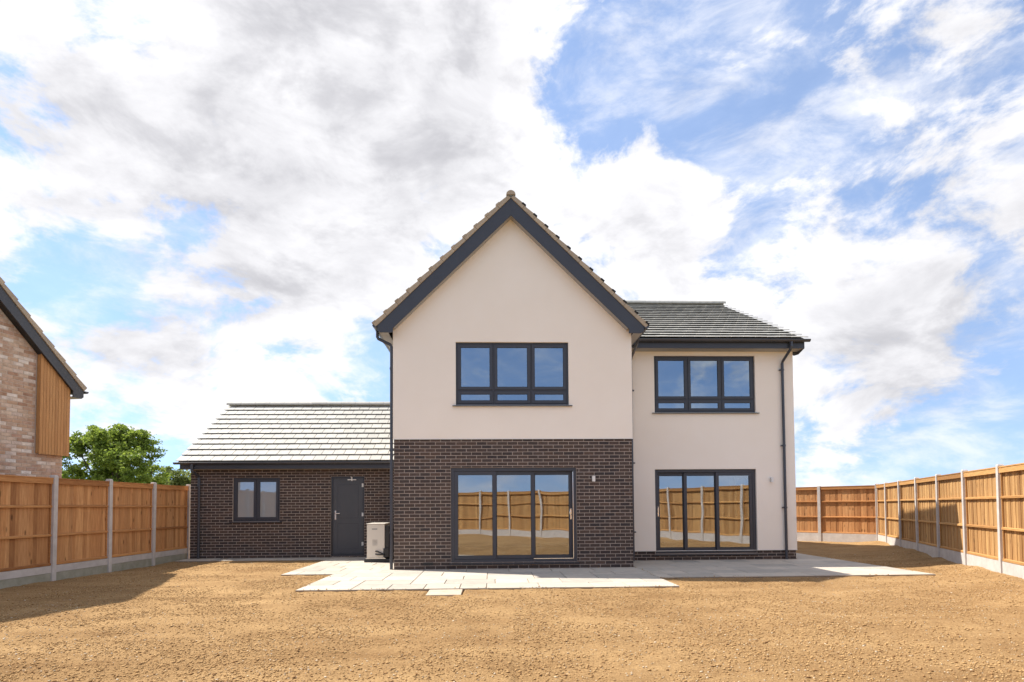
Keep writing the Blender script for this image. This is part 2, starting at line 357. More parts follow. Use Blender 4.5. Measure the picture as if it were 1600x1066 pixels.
# one brick: chamfered face towards -b, length 1 (scaled), height .065
def brick_data(name, length, h=.0635, depth=.03, ch=.003):
    L2, H2 = length / 2, h / 2
    v = [(-L2, depth, -H2), (L2, depth, -H2), (L2, depth, H2), (-L2, depth, H2),
         (-L2, ch, -H2), (L2, ch, -H2), (L2, ch, H2), (-L2, ch, H2),
         (-L2 + ch, 0, -H2 + ch), (L2 - ch, 0, -H2 + ch), (L2 - ch, 0, H2 - ch), (-L2 + ch, 0, H2 - ch)]
    f = [(8, 9, 10, 11), (4, 5, 9, 8), (5, 6, 10, 9), (6, 7, 11, 10), (7, 4, 8, 11), (0, 1, 5, 4), (1, 2, 6, 5), (2, 3, 7, 6), (3, 0, 4, 7)]
    return v, f
def lay_bricks(part, off, a0, a1, z0, z1, ops, bface, mat, near, limit=300, top=None, seed=1, shift=0.0):
    """stretcher bond, cut round openings; the pieces nearest `near` (a, z) become objects, the rest one joined part"""
    rg = random.Random(seed); todo = []
    k = 0; z = z0 + .005
    while z + .03 <= z1:
        zt = min(z + .0635, z1)
        x = a0 - (.1125 if k % 2 else 0) + shift
        while x < a1:
            s, e = max(x + .0055, a0), min(x + .2195, a1)
            if a1 - e < .045: e = a1
            segs = [(s, e, z, zt)]
            for o in ops:
                nx = []
                for (p, q, u, v) in segs:
                    if q <= o[0] or p >= o[1] or v <= o[2] or u >= o[3]: nx.append((p, q, u, v)); continue
                    if p < o[0]: nx.append((p, o[0] - .003, u, v))
                    if q > o[1]: nx.append((o[1] + .003, q, u, v))
                    l, r = max(p, o[0]), min(q, o[1])
                    if v > o[3] + .012: nx.append((l, r, o[3] + .004, v))
                    if u < o[2] - .012: nx.append((l, r, u, o[2] - .004))
                segs = nx
            for (p, q, u, v) in segs:
                if q - p > .010 and (top is None or v < top((p + q) / 2)):
                    todo.append(((p + q) / 2, (u + v) / 2, q - p, v - u))
            if e >= a1: break
            x += .225
        z += .075; k += 1
    todo.sort(key=lambda t: (t[0] - near[0]) ** 2 + (t[1] - near[1]) ** 2)
    cache = {}
    for (a, zz, ln, hh) in todo[:limit]:
        key = (round(ln, 3), round(hh, 4))
        if key not in cache:
            v, f = brick_data('brick', *key); me = bpy.data.meshes.new('brick'); me.from_pydata(v, [], f); me.materials.append(mat); cache[key] = me
        link('brick', cache[key], part, (a - off[0] + rg.uniform(-.001, .001), bface - off[1] + rg.uniform(-.002, .002), zz - off[2]), (0, rg.uniform(-.004, .004), 0))
    mb = MB()
    for (a, zz, ln, hh) in todo[limit:]:
        v, f = brick_data('b', ln, hh); mb.cur = rg.random() * .98 + .01; dy = rg.uniform(-.002, .002)
        mb.add([(x + a, y + bface + dy, q + zz) for x, y, q in v], f)
    if todo[limit:]: mb.build('brick', mat, part, off, kind='stuff')

# ---------------------------------------------------------------- ground
YAW = .035; O = Vector((-2.59, 13.08, 0))
EX = Vector((math.cos(YAW), math.sin(YAW), 0)); EY = Vector((-math.sin(YAW), math.cos(YAW), 0))
def W(a, b, z=0.0): return O + a * EX + b * EY + Vector((0, 0, z))

PATIO = [(-1.10, 5.30, -3.08, 0.0), (-2.15, 0.0, -.70, 3.43), (5.30, 10.65, -1.85, 1.6), (9.75, 10.65, 1.6, 7.0), (-6.05, -2.15, 2.78, 3.43), (1.10, 1.66, -3.72, -3.09)]
def vnoise(x, y, cell, seed):
    g = np.random.default_rng(seed).random((257, 257))
    u = x / cell; v = y / cell; i = np.floor(u).astype(int); j = np.floor(v).astype(int); fu = u - i; fv = v - j
    fu = fu * fu * (3 - 2 * fu); fv = fv * fv * (3 - 2 * fv); i %= 256; j %= 256
    return (g[i, j] * (1 - fu) + g[i + 1, j] * fu) * (1 - fv) + (g[i, j + 1] * (1 - fu) + g[i + 1, j + 1] * fu) * fv - .5
def soil_h(x, y):
    h = -.035 + .05 * vnoise(x, y, 2.3, 1) + .03 * vnoise(x, y, .7, 2) + .011 * vnoise(x, y, .21, 3) + .010 * vnoise(x, y, .085, 4) + .009 * vnoise(x, y, .04, 5)
    # soil heaped against the right-hand fence
    dx = (12.85 + (y - 21.2) * .3795) - x
    h = h + .10 * np.exp(-np.clip(dx, 0, 9) ** 2 / .5) * (.5 + 1.2 * (vnoise(x, y, .8, 6) + .3))
    a = (x - O.x) * EX.x + (y - O.y) * EX.y; b = (x - O.x) * EY.x + (y - O.y) * EY.y
    d = np.full_like(h, 9.0)
    for (a0, a1, b0, b1) in PATIO + [(0, 9.75, 0, 12), (-6, 0, 3.43, 9.5)]:
        q = np.hypot(np.maximum(np.maximum(a0 - a, a - a1), 0), np.maximum(np.maximum(b0 - b, b - b1), 0)); d = np.minimum(d, q)
    h = np.where(d < .02, np.minimum(h, -.07), h)
    k = np.clip((d - .02) / .5, 0, 1)
    h = np.where(d >= .02, h * k + (1 - k) * (-.022 + .022 * vnoise(x, y, .12, 9)), h)
    return h
gx = np.concatenate([np.arange(-9.6, -6, .06), np.arange(-6, 6, .035), np.arange(6, 15, .06)])
gy = np.concatenate([np.arange(-5, 4, .25), np.arange(4, 8, .025), np.arange(8, 13.5, .045), np.arange(13.5, 25.5, .12)])
XX, YY = np.meshgrid(gx, gy, indexing='ij'); ZZ = soil_h(XX, YY)
nx, ny = XX.shape
idx = np.arange(nx * ny).reshape(nx, ny)
quads = np.stack([idx[:-1, :-1], idx[1:, :-1], idx[1:, 1:], idx[:-1, 1:]], -1).reshape(-1, 4)
def np_mesh(name, verts, faces, mat, rnd=None, smooth=False):
    me = bpy.data.meshes.new(name); n = faces.shape[1]
    me.vertices.add(len(verts)); me.vertices.foreach_set('co', verts.astype(np.float32).ravel())
    me.loops.add(faces.size); me.loops.foreach_set('vertex_index', faces.astype(np.int32).ravel())
    me.polygons.add(len(faces)); me.polygons.foreach_set('loop_start', np.arange(0, faces.size, n, dtype=np.int32))
    me.update(calc_edges=True); me.validate()
    if rnd is not None:
        at = me.attributes.new('rnd', 'FLOAT', 'FACE'); at.data.foreach_set('value', rnd.astype(np.float32))
    if smooth: me.polygons.foreach_set('use_smooth', np.ones(len(faces), bool))
    me.materials.append(mat); return me
soil = link('garden_soil', np_mesh('garden_soil', np.stack([XX, YY, ZZ], -1).reshape(-1, 3), quads, MT['soil'], smooth=True))
soil['kind'] = 'structure'
g = MB(); g.add([(-1500, -1500, -.16), (1500, -1500, -.16), (1500, 1500, -.16), (-1500, 1500, -.16)], [(0, 1, 2, 3)])
g.build('ground', MT['field'])['kind'] = 'structure'

# clods and flints lying on the soil
ICO_V = []; t_ = (1 + 5 ** .5) / 2
for p in [(-1, t_, 0), (1, t_, 0), (-1, -t_, 0), (1, -t_, 0), (0, -1, t_), (0, 1, t_), (0, -1, -t_), (0, 1, -t_), (t_, 0, -1), (t_, 0, 1), (-t_, 0, -1), (-t_, 0, 1)]:
    ICO_V.append(np.array(p) / math.hypot(1, t_))
ICO_V = np.array(ICO_V)
ICO_F = np.array([(0, 11, 5), (0, 5, 1), (0, 1, 7), (0, 7, 10), (0, 10, 11), (1, 5, 9), (5, 11, 4), (11, 10, 2), (10, 7, 6), (7, 1, 8), (3, 9, 4), (3, 4, 2), (3, 2, 6), (3, 6, 8), (3, 8, 9), (4, 9, 5), (2, 4, 11), (6, 2, 10), (8, 6, 7), (9, 8, 1)])
OCT_V = np.array([(1, 0, 0), (0, 1, 0), (-1, 0, 0), (0, -1, 0), (0, 0, 1), (0, 0, -1)], float)
OCT_F = np.array([(0, 1, 4), (1, 2, 4), (2, 3, 4), (3, 0, 4), (1, 0, 5), (2, 1, 5), (3, 2, 5), (0, 3, 5)])
def scatter(name, n, size, mat, seed, label, cat, sink=.2, SV=ICO_V, SF=ICO_F, fall=6.5):
    nv_ = len(SV)
    rg = np.random.default_rng(seed)
    # even over the visible ground, in metres
    y = rg.uniform(4.1, 16.5, n * 6); x = rg.uniform(-9, 12.5, n * 6)
    keep = (np.abs(x) < .9 * y + .6) & (x > -8.75) & (x < 12.85 + (y - 21.2) * .3795 - .1) & (rg.random(n * 6) < np.clip(fall / y, .15, 1) ** 2)
    clump = vnoise(x, y, 1.1, seed + 50) + vnoise(x, y, .35, seed + 51)
    keep &= rg.random(n * 6) < np.clip(.55 + 1.3 * clump, .08, 1)
    x, y = x[keep][:n], y[keep][:n]
    a = (x - O.x) * EX.x + (y - O.y) * EX.y; b = (x - O.x) * EY.x + (y - O.y) * EY.y
    ok = np.ones(len(x), bool)
    for (a0, a1, b0, b1) in PATIO + [(0, 9.75, 0, 12), (-6.1, 0, 3.4, 9.5)]:
        e = .10 * rg.random(len(x)) ** 2
        ok &= ~((a > a0 + e) & (a < a1 - e) & (b > b0 + e) & (b < b1 - e))
    on = np.zeros(len(x), bool)
    for (a0, a1, b0, b1) in PATIO[:5]: on |= (a > a0 - .01) & (a < a1 + .01) & (b > b0 - .01) & (b < b1 + .01)
    ok &= ~on | (rg.random(len(x)) < .5)
    x, y, on = x[ok], y[ok], on[ok]; m = len(x)
    s = size * np.exp(rg.normal(0, .5, m)); s = np.clip(s, size * .35, size * 2.4)
    V = SV[None] * rg.uniform(.65, 1.25, (m, nv_, 1)); th_ = rg.uniform(0, 6.28, m); cs, sn = np.cos(th_)[:, None], np.sin(th_)[:, None]
    V = np.stack([V[..., 0] * cs - V[..., 1] * sn, V[..., 0] * sn + V[..., 1] * cs, V[..., 2]], -1)
    V = V * (s[:, None, None] * np.stack([rg.uniform(.7, 1.3, m), rg.uniform(.7, 1.3, m), rg.uniform(.45, .85, m)], -1)[:, None, :])
    V += np.stack([x, y, np.where(on, s * .3, soil_h(x, y) + s * sink)], -1)[:, None, :]
    Fc = (SF[None] + (np.arange(m) * nv_)[:, None, None]).reshape(-1, 3)
    o = link(name, np_mesh(name, V.reshape(-1, 3), Fc, mat, np.repeat(rg.random(m) * .98 + .01, len(SF))))
    o['kind'] = 'stuff'; tag(o, label, cat)
scatter('soil_clods', 120000, .0068, MT['clod'], 11, 'loose brown crumbs and clods of dry bare soil', 'soil', .25, OCT_V, OCT_F, 9.0)
scatter('pebbles', 8000, .0048, MT['pebble'], 12, 'small pale flints and pebbles strewn over the bare soil', 'pebbles', .35)

# ---------------------------------------------------------------- patio, slab by slab
pat = MB()
for (a0, a1, b0, b1) in PATIO[:5]:
    pat.box(a0 + .004, a1 - .004, b0 + .004, b1 - .004, -.12, -.014)
bedding = pat.build('patio', MT['bedding'], None)
bedding.location = O; bedding.rotation_euler = (0, 0, YAW); bedding['kind'] = 'structure'
slab_cache = {}
def slab(a0, a1, b0, b1, mat='slab', ztop=0.0):
    w, d = round(a1 - a0 - .013, 3), round(b1 - b0 - .013, 3)
    if w < .05 or d < .05: return
    key = (w, d, mat)
    if key not in slab_cache:
        c = .004; m = MB()
        m.add([(-w / 2, -d / 2, -.04), (w / 2, -d / 2, -.04), (w / 2, d / 2, -.04), (-w / 2, d / 2, -.04),
               (-w / 2, -d / 2, -c), (w / 2, -d / 2, -c), (w / 2, d / 2, -c), (-w / 2, d / 2, -c),
               (-w / 2 + c, -d / 2 + c, 0), (w / 2 - c, -d / 2 + c, 0), (w / 2 - c, d / 2 - c, 0), (-w / 2 + c, d / 2 - c, 0)],
              [(8, 9, 10, 11), (4, 5, 9, 8), (5, 6, 10, 9), (6, 7, 11, 10), (7, 4, 8, 11), (0, 1, 5, 4), (1, 2, 6, 5), (2, 3, 7, 6), (3, 0, 4, 7)])
        slab_cache[key] = m.mesh('paving_slab', MT[mat])
    link('paving_slab', slab_cache[key], bedding, ((a0 + a1) / 2, (b0 + b1) / 2, ztop + random.uniform(-.002, .002)), (random.uniform(-.002, .002), random.uniform(-.002, .002), 0))
for ri, (a0, a1, b0, b1) in enumerate(PATIO[:5]):
    rg = random.Random(30 + ri); b = b0
    rows = max(1, round((b1 - b0) / .6)); dep = (b1 - b0) / rows
    for k in range(rows):
        a = a0; first = True
        while a < a1 - .01:
            w = rg.choice([.6, .9, .9, .9, .6, .45]) if not first else rg.choice([.3, .6, .9, .45])
            e = a + w
            if a1 - e < .3: e = a1
            slab(a, e, b, b + dep); a = e; first = False
        b += dep
slab(PATIO[5][0], PATIO[5][1], PATIO[5][2], PATIO[5][3], 'dusty', -.012)

# ---------------------------------------------------------------- shared builders for openings, roofs, gutters
def framed_panes(part, cells, off, bfr, bar, gm, depth=.05, sash_name='sash', skip_sash=()):
    for i, (a0, a1, z0, z1) in enumerate(cells):
        m = MB(); w = bar
        m.box(a0, a0 + w, bfr, bfr + depth, z0, z1); m.box(a1 - w, a1, bfr, bfr + depth, z0, z1)
        m.box(a0 + w, a1 - w, bfr, bfr + depth, z0, z0 + w); m.box(a0 + w, a1 - w, bfr, bfr + depth, z1 - w, z1)
        s = m.build(sash_name, MT['grey'], part, off, bevel=.004)
        p = MB().box(a0 + w - .004, a1 - w + .004, bfr + .021, bfr + .027, z0 + w - .004, z1 - w + .004)
        p.build('pane', gm, part, off)
        gk = MB(); e = .007
        gk.box(a0 + w, a0 + w + e, bfr + .014, bfr + .02, z0 + w, z1 - w); gk.box(a1 - w - e, a1 - w, bfr + .014, bfr + .02, z0 + w, z1 - w)
        gk.box(a0 + w + e, a1 - w - e, bfr + .014, bfr + .02, z0 + w, z0 + w + e); gk.box(a0 + w + e, a1 - w - e, bfr + .014, bfr + .02, z1 - w - e, z1 - w)
        gk.build('gasket', MT['gasket'], part, off)
def window(parent, off, a0, a1, z0, z1, bfr, cols, transom, gm, sill_out=.05, sill=True):
    """outer frame with mullions; opening sashes above, low fixed lights below"""
    fr = .045; m = MB(); d = .075
    m.box(a0, a0 + fr, bfr, bfr + d, z0, z1); m.box(a1 - fr, a1, bfr, bfr + d, z0, z1)
    m.box(a0 + fr, a1 - fr, bfr, bfr + d, z1 - fr, z1); m.box(a0 + fr, a1 - fr, bfr, bfr + d, z0, z0 + fr)
    cw = (a1 - a0) / cols; mu = .03; cells = []
    for i in range(cols):
        l = a0 + fr if i == 0 else a0 + cw * i + mu / 2
        r = a1 - fr if i == cols - 1 else a0 + cw * (i + 1) - mu / 2
        if i: m.box(a0 + cw * i - mu / 2, a0 + cw * i + mu / 2, bfr + .002, bfr + d - .002, z0 + fr, z1 - fr)
        g_ = .003
        if transom:
            m.box(l, r, bfr + .004, bfr + d - .004, transom - mu / 2, transom + mu / 2)
            cells.append((l + g_, r - g_, transom + mu / 2 + g_, z1 - fr - g_)); cells.append((l + g_, r - g_, z0 + fr + g_, transom - mu / 2 - g_))
        else: cells.append((l + g_, r - g_, z0 + fr + g_, z1 - fr - g_))
    part = m.build('window', MT['grey'], parent, off, bevel=.003)
    framed_panes(part, cells, off, bfr - .012, .062, gm)
    if sill: MB().prism_x([(bfr + .02, z0 - .002), (-sill_out + bfr - .06, z0 - .014), (-sill_out + bfr - .06, z0 - .03), (bfr + .02, z0 - .026)], a0 - .07, a1 + .07).build('sill', MT['grey_dark'], part, off)
    return part
def patio_door(parent, off, a0, a1, z0, z1, bfr, splits, handle_right, gm):
    fr = .075; d = .14; m = MB()
    m.box(a0, a0 + fr, bfr, bfr + d, z0, z1); m.box(a1 - fr, a1, bfr, bfr + d, z0, z1)
    m.box(a0 + fr, a1 - fr, bfr, bfr + d, z1 - fr, z1); m.box(a0 + fr, a1 - fr, bfr, bfr + d, z0, z0 + fr * .8)
    part = m.build('patio_door', MT['grey'], parent, off, bevel=.004)
    edges = [a0 + fr] + splits + [a1 - fr]
    for i in range(3):
        l, r = edges[i] - (.03 if i else 0), edges[i + 1] + (.03 if i < 2 else 0)
        k = i if handle_right else 2 - i
        framed_panes(part, [(l, r, z0 + fr * .8 + .003, z1 - fr - .003)], off, bfr + .012 + (.043 * k), .075, gm, .04, 'leaf')
    # bright track and edge beside the sliding leaf
    ha = a1 - fr + .002 if handle_right else a0 + fr - .002
    tr = MB(); la, ra = (edges[2], a1 - fr) if handle_right else (a0 + fr, edges[1])
    tr.box(la, ra, bfr - .006, bfr + .008, z0 + fr * .8 + .001, z0 + fr * .8 + .016)
    if handle_right: tr.box(a1 - fr - .004, a1 - fr + .008, bfr - .006, bfr + .008, z0 + fr * .8 + .017, z1 - fr - .02)
    tr.build('track', MT['steel'], part, off)
    hx = a1 - fr - .035 if handle_right else a0 + fr + .035; hz = z0 + 1.08; hb = bfr + .012 + .043 * 2
    h = MB(); h.box(hx - .014, hx + .014, hb - .008, hb, hz - .16, hz + .08)
    h.tube([(hx, hb - .006, hz - .05), (hx - .022, hb - .055, hz - .05), (hx - .03, hb - .062, hz), (hx - .022, hb - .055, hz + .06), (hx, hb - .006, hz + .065)], .011, 8)
    h.tube([(hx, hb - .008, hz - .12), (hx, hb - .03, hz - .12)], .014, 8)
    h.build('handle', MT['steel'], part, off, smooth=False)
    MB().prism_x([(bfr + .1, z0 - .001), (bfr - .09, z0 - .02), (bfr - .09, z0 - .045), (bfr + .1, z0 - .05)], a0 - .03, a1 + .03).build('sill', MT['grey_dark'], part, off)
    return part
def tile_data(w, ln, th=.016):
    c = .004
    v = [(-w / 2, 0, 0), (w / 2, 0, 0), (w / 2, ln, 0), (-w / 2, ln, 0), (-w / 2, 0, th - c), (w / 2, 0, th - c), (-w / 2, c, th), (w / 2, c, th), (w / 2, ln, th), (-w / 2, ln, th)]
    f = [(0, 1, 5, 4), (4, 5, 7, 6), (6, 7, 8, 9), (0, 4, 6, 9, 3), (1, 2, 8, 7, 5), (2, 3, 9, 8), (0, 3, 2, 1)]
    return v, f
def tile_roof(part, off, a0, a1, be, ze, pitch, courses, gauge, inside, single, tw=.30, seed=3, lift=.036):
    """courses of flat tiles up a slope that rises along +b; single(a, b) picks the ones built as objects"""
    rg = random.Random(seed); ln = gauge + .03; tilt = math.atan(lift / gauge)
    v, f = tile_data(tw - .014, ln); cache = {}
    rest = MB(); n = 0
    for k in range(courses):
        s = k * gauge; b = be + s * math.cos(pitch); z = ze + s * math.sin(pitch)
        x = a0 - (tw / 2 if k % 2 else 0)
        while x < a1 - .02:
            l, r = max(x, a0), min(x + tw, a1); w = round(r - l - .014, 3); x += tw
            ac = (l + r) / 2
            if w < .05 or not inside(ac, b): continue
            bl = ln if k < courses - 1 else gauge
            if single(ac, b) and n < 300:
                key = (w, bl)
                if key not in cache:
                    vv, ff = tile_data(w, bl); me = bpy.data.meshes.new('roof_tile'); me.from_pydata(vv, [], ff); me.materials.append(MT['tile']); cache[key] = me
                link('roof_tile', cache[key], part, (ac - off[0], b - off[1], z - off[2] + lift + .003 + rg.uniform(-.002, .002)), (pitch - tilt + rg.uniform(-.003, .003), rg.uniform(-.004, .004), 0)); n += 1
            else:
                vv, ff = tile_data(w, bl); rm = Matrix.Rotation(pitch - tilt, 3, 'X'); rest.cur = rg.random() * .98 + .01
                rest.add([tuple(rm @ Vector(q) + Vector((ac, b, z + lift + .003))) for q in vv], ff)
    if rest.v: rest.build('roof_tile', MT['tile'], part, off, kind='stuff')
def gutter(parent, off, a0, a1, b, z, r=.058, along='a', name='gutter'):
    """half-round gutter with a rolled lip, ends closed"""
    prof = []; n = 9
    for k in range(n + 1):
        t = math.pi * k / n; prof.append((-r * math.cos(t), -r * math.sin(t)))
    for k in range(n, -1, -1):
        t = math.pi * k / n; prof.append((-(r - .006) * math.cos(t), -(r - .006) * math.sin(t) + .004))
    m = MB()
    if along == 'a':
        m.prism_x([(b + p, z + q) for p, q in prof], a0, a1)
        for e in (a0, a1): m.prism_x([(b + p, z + q) for p, q in prof[:n + 1]], e - .008, e + .008)
    else:
        m.prism([(b + p, z + q) for p, q in prof], a0, a1)
        for e in (a0, a1): m.prism([(b + p, z + q) for p, q in prof[:n + 1]], e - .008, e + .008)
    part = m.build(name, MT['pipe'], parent, off)
    x = a0 + .4
    while x < a1 - .2:
        k = MB(); pr = [(p * 1.1, q * 1.1) for p, q in prof[:n + 1]]
        (k.prism_x if along == 'a' else k.prism)([(b + p, z + q) for p, q in pr], x - .018, x + .018)
        k.build('bracket', MT['pipe'], part, off); x += .95
    return part
def downpipe(parent, off, pts, r=.034, brackets=(), wallb=None, side=-1, shoe=True):
    m = MB(); m.tube(pts, r, 14)
    part = m.build('downpipe', MT['pipe'], parent, off, smooth=False)
    x, b = pts[-1][0], pts[-1][1]
    for z in brackets:
        k = MB(); k.tube([(x, b, z - .022), (x, b, z + .022)], r * 1.25, 14)
        k.box(x - .075 if side < 0 else x + .03, x - .03 if side < 0 else x + .075, b - .012, b + .034, z - .016, z + .016)
        k.build('bracket', MT['pipe'], part, off)
    return part
def ridge_tiles(part, off, a0, a1, b, z, r=.125, seg=.45, along='a'):
    prof = []
    for k in range(9):
        t = math.pi * (.06 + .88 * k / 8); prof.append((-r * math.cos(t), r * math.sin(t) - .05))
    prof += [(q[0] * .84, q[1] - .018) for q in reversed(prof)]
    x = a0; cache = None; rg = random.Random(4)
    while x < a1 - .05:
        e = min(x + seg, a1); L_ = e - x - .006
        m = MB(); (m.prism_x if along == 'a' else m.prism)(prof, 0, L_)
        me = cache if (cache and abs(L_ - seg + .006) < 1e-4) else m.mesh('ridge_tile', MT['tile'])
        if abs(L_ - seg + .006) < 1e-4: cache = me
        loc = (x - off[0], b - off[1], z - off[2] + rg.uniform(-.004, .004)) if along == 'a' else (b - off[0], x - off[1], z - off[2] + rg.uniform(-.004, .004))
        link('ridge_tile', me, part, loc); x = e

# ---------------------------------------------------------------- the house
house = thing('house', 'cream rendered two-storey house with dark brick lower gable wing and large patio doors', 'house', O, YAW)
Z0 = (0, 0, 0)
WW = 5.27                                                    # wing width
RB, RL, RR = 1.60, 5.27, 9.73                                # rear face of the right-hand block
APA, APZ, SL = 2.60, 8.12, .976                              # wing apex (underside of tiles), slope
W_WIN = (1.37, 3.86, 3.58, 4.98); W_DOOR = (1.255, 4.01, .14, 2.205)
R_WIN = (6.21, 8.76, 3.66, 5.09); R_DOOR = (6.19, 8.735, .16, 2.245)
BT = 2.84
# brick storey of the wing
m = wall(MB(), .02, WW - .02, -.1, BT - .004, [W_DOOR], .0275, .30)
bw = m.build('brick_wall', MT['mortar'], house)
lay_bricks(bw, Z0, .02, WW - .02, 0, BT - .01, [W_DOOR], .022, MT['brick'], (0.2, 1.2), seed=1)
m = MB(); m.box(.655, .865, .012, .020, .085, .148)
for k in range(6): m.box(.67 + .033 * k, .69 + .033 * k, .008, .0118, .10, .134)
m.build('air_brick', MT['black'], bw)
# rendered storey and gable
m = wall(MB(), 0, WW, BT, 5.16, [W_WIN], 0, .30)
m.prism([(0, 5.16), (WW, 5.16), (WW, APZ - SL * (WW - APA) - .10), (APA, APZ - .10), (0, APZ - SL * APA - .10)], 0, .30)
rw = m.build('rendered_wall', MT['render'], house)
MB().box(-.002, WW + .002, -.006, .02, BT - .012, BT).build('render_bead', MT['white'], rw)
# sides and back of the wing
m = MB(); m.box(.0, .30, .302, 11.2, BT, 5.2); m.box(WW - .30, WW, .302, 11.2, BT, 5.2); m.box(.302, WW - .302, 10.9, 11.2, BT, 5.2)
m.prism([(0, 5.202), (WW, 5.202), (WW, APZ - SL * (WW - APA) - .10), (APA, APZ - .10), (0, APZ - SL * APA - .10)], 10.9, 11.2)
m.build('rendered_wall', MT['render'], house)
m = MB(); m.box(.02, .30, .302, 11.18, -.1, BT - .004); m.box(WW - .30, WW - .02, .302, 11.18, -.1, BT - .004); m.box(.302, WW - .302, 10.9, 11.18, -.1, BT - .004)
m.build('brick_wall', MT['brick'], house)
# right-hand block: rendered over a brick plinth
m = wall(MB(), RL + .002, RR, .235, 5.42, [R_WIN, R_DOOR], RB, RB + .30)
m.box(RR - .30, RR, RB + .302, 3.7, .235, 5.42); m.box(RR - .30, RR, 5.0, 11.1, .235, 5.42); m.box(RR - .30, RR, 3.7, 5.0, .235, 1.0); m.box(RR - .30, RR, 3.7, 5.0, 2.2, 5.42)
m.box(RL + .002, RR - .302, 10.8, 11.1, .235, 5.42)
m.build('rendered_wall', MT['render'], house)
m = MB(); m.prism_x([(RB + .1, 5.42), (11.1, 5.42), (6.35, 7.72)], RR - .3, RR); m.build('rendered_wall', MT['render'], house)
m = wall(MB(), RL + .002, RR - .02, -.1, .232, [R_DOOR], RB + .0305, RB + .30); m.box(RR - .3, RR - .02, RB + .302, 11.08, -.1, .232)
pl = m.build('brick_plinth', MT['mortar'], house)
lay_bricks(pl, Z0, RL + .01, RR - .02, 0, .232, [R_DOOR], RB + .025, MT['brick'], (8, .1), seed=2)
MB().box(RL + .01, RR + .002, RB - .006, RB + .02, .224, .234).build('render_bead', MT['white'], pl)
# floors and rooms behind the glass
m = MB(); m.box(.31, WW - .31, .31, 10.8, .02, .12); m.box(WW - .29, RR - .31, RB + .31, 10.7, .02, .13)
m.build('floor', MT['inner_floor'], house)
m = MB(); m.box(.31, WW - .31, .31, 10.8, 2.45, 2.75); m.box(WW + .01, RR - .31, RB + .31, 10.7, 2.45, 2.75); m.box(.31, WW - .31, .31, 10.8, 5.12, 5.20); m.box(WW + .01, RR - .31, RB + .31, 10.7, 5.22, 5.3)
m.build('ceiling', MT['inner'], house)
m = MB(); m.box(.31, WW - .31, 5.2, 5.3, .125, 2.445); m.box(WW + .01, RR - .31, 6.2, 6.3, .135, 2.445); m.box(.31, WW - .31, 4.4, 4.5, 2.755, 5.115); m.box(WW + .01, RR - .31, 5.6, 5.7, 2.755, 5.215)
m.box(7.0, 7.1, 4.6, 6.19, .135, 2.445)
m.build('inner_wall', MT['inner'], house)
# windows and doors
sw = MB(); sw.box(RR - .13, RR - .06, 3.702, 3.76, 1.002, 2.198); sw.box(RR - .13, RR - .06, 4.94, 4.998, 1.002, 2.198); sw.box(RR - .13, RR - .06, 3.76, 4.94, 1.002, 1.06); sw.box(RR - .13, RR - .06, 3.76, 4.94, 2.14, 2.198)
sw = sw.build('window', MT['grey'], house)
MB().box(RR - .10, RR - .094, 3.758, 4.942, 1.058, 2.142).build('pane', MT['glass'], sw)
window(house, Z0, *W_WIN, .055, 3, 3.91, MT['glass_up'])
window(house, Z0, *R_WIN, RB + .055, 3, 3.99, MT['glass_up'])
patio_door(house, Z0, *W_DOOR, .06, [2.21, 3.06], True, MT['glass'])
patio_door(house, Z0, *R_DOOR, RB + .06, [6.975, 7.77], False, MT['glass'])
# wing roof: deck, tile courses, dry verge units, ridge
VB = -.24
deck = MB()
for sgn in (-1, 1):
    e = APA + sgn * 2.93
    deck.prism([(APA, APZ), (e, APZ - SL * 2.93), (e, APZ - SL * 2.93 - .03), (APA, APZ - .05)], VB + .03, 11.4)
roof = deck.build('roof', MT['tile_edge'], house)
ph = math.atan(SL); sl_len = 2.93 / math.cos(ph); nC = 12; gg = sl_len / nC
for sgn in (-1, 1):
    rest = MB(); rg = random.Random(20 + sgn)
    verge_me = None
    for k in range(nC):
        # a course of tiles along the eaves direction, laid tile by tile
        s = k * gg; tilt = math.atan(.026 / gg)
        x = VB + .13 + (.15 if k % 2 else 0)
        first = True; y = VB + .13
        while y < 11.35:
            y1 = min(11.4, y + (.15 if first and k % 2 else .30)); first = False
            v, f = tile_data(y1 - y - .006, gg + (.07 if k < nC - 1 else 0)); rest.cur = rg.random() * .98 + .01
            rm = Matrix.Rotation(ph - tilt, 3, 'X')
            pts = []
            for q in v:
                p = rm @ Vector(q)                            # p.y runs up the slope, p.x along the eaves
                ax = 2.93 - (s * math.cos(ph) + p.y); zz = APZ - SL * 2.93 + s * math.sin(ph) + p.z + .026
                pts.append((APA + sgn * ax, (y + y1) / 2 + p.x * (1 if sgn < 0 else 1), zz))
            rest.add(pts, f); y = y1
    rest.build('roof_tile', MT['tile'], roof, kind='stuff')
    # verge units stepping up the gable edge
    for k in range(nC):
        s0 = k * gg; t0 = -.012; h0, h1 = .098, .070
        def at(s, n_): return (APA + sgn * (2.93 - s * math.cos(ph) + n_ * math.sin(ph)), APZ - SL * 2.93 + s * math.sin(ph) + n_ * math.cos(ph))
        m = MB(); m.cur = .01 + .9 * rg.random()
        m.prism([at(s0 - .015, t0), at(s0 + gg - .02, t0), at(s0 + gg - .02, h1 - .004), at(s0 - .015, h0)], VB - .012, VB + .128)
        vu = m.build('verge_unit', MT['verge'], roof, bevel=.004)
        c = MB(); c.prism([at(s0 - .022, h0 - .034), at(s0 + .07, h0 - .040), at(s0 + .07, h0 + .001), at(s0 - .022, h0 + .008)], VB - .017, VB + .132)
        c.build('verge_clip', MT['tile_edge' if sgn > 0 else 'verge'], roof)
ridge_tiles(roof, Z0, VB - .02, 11.4, APA, APZ + .075, .105, .45, 'b')
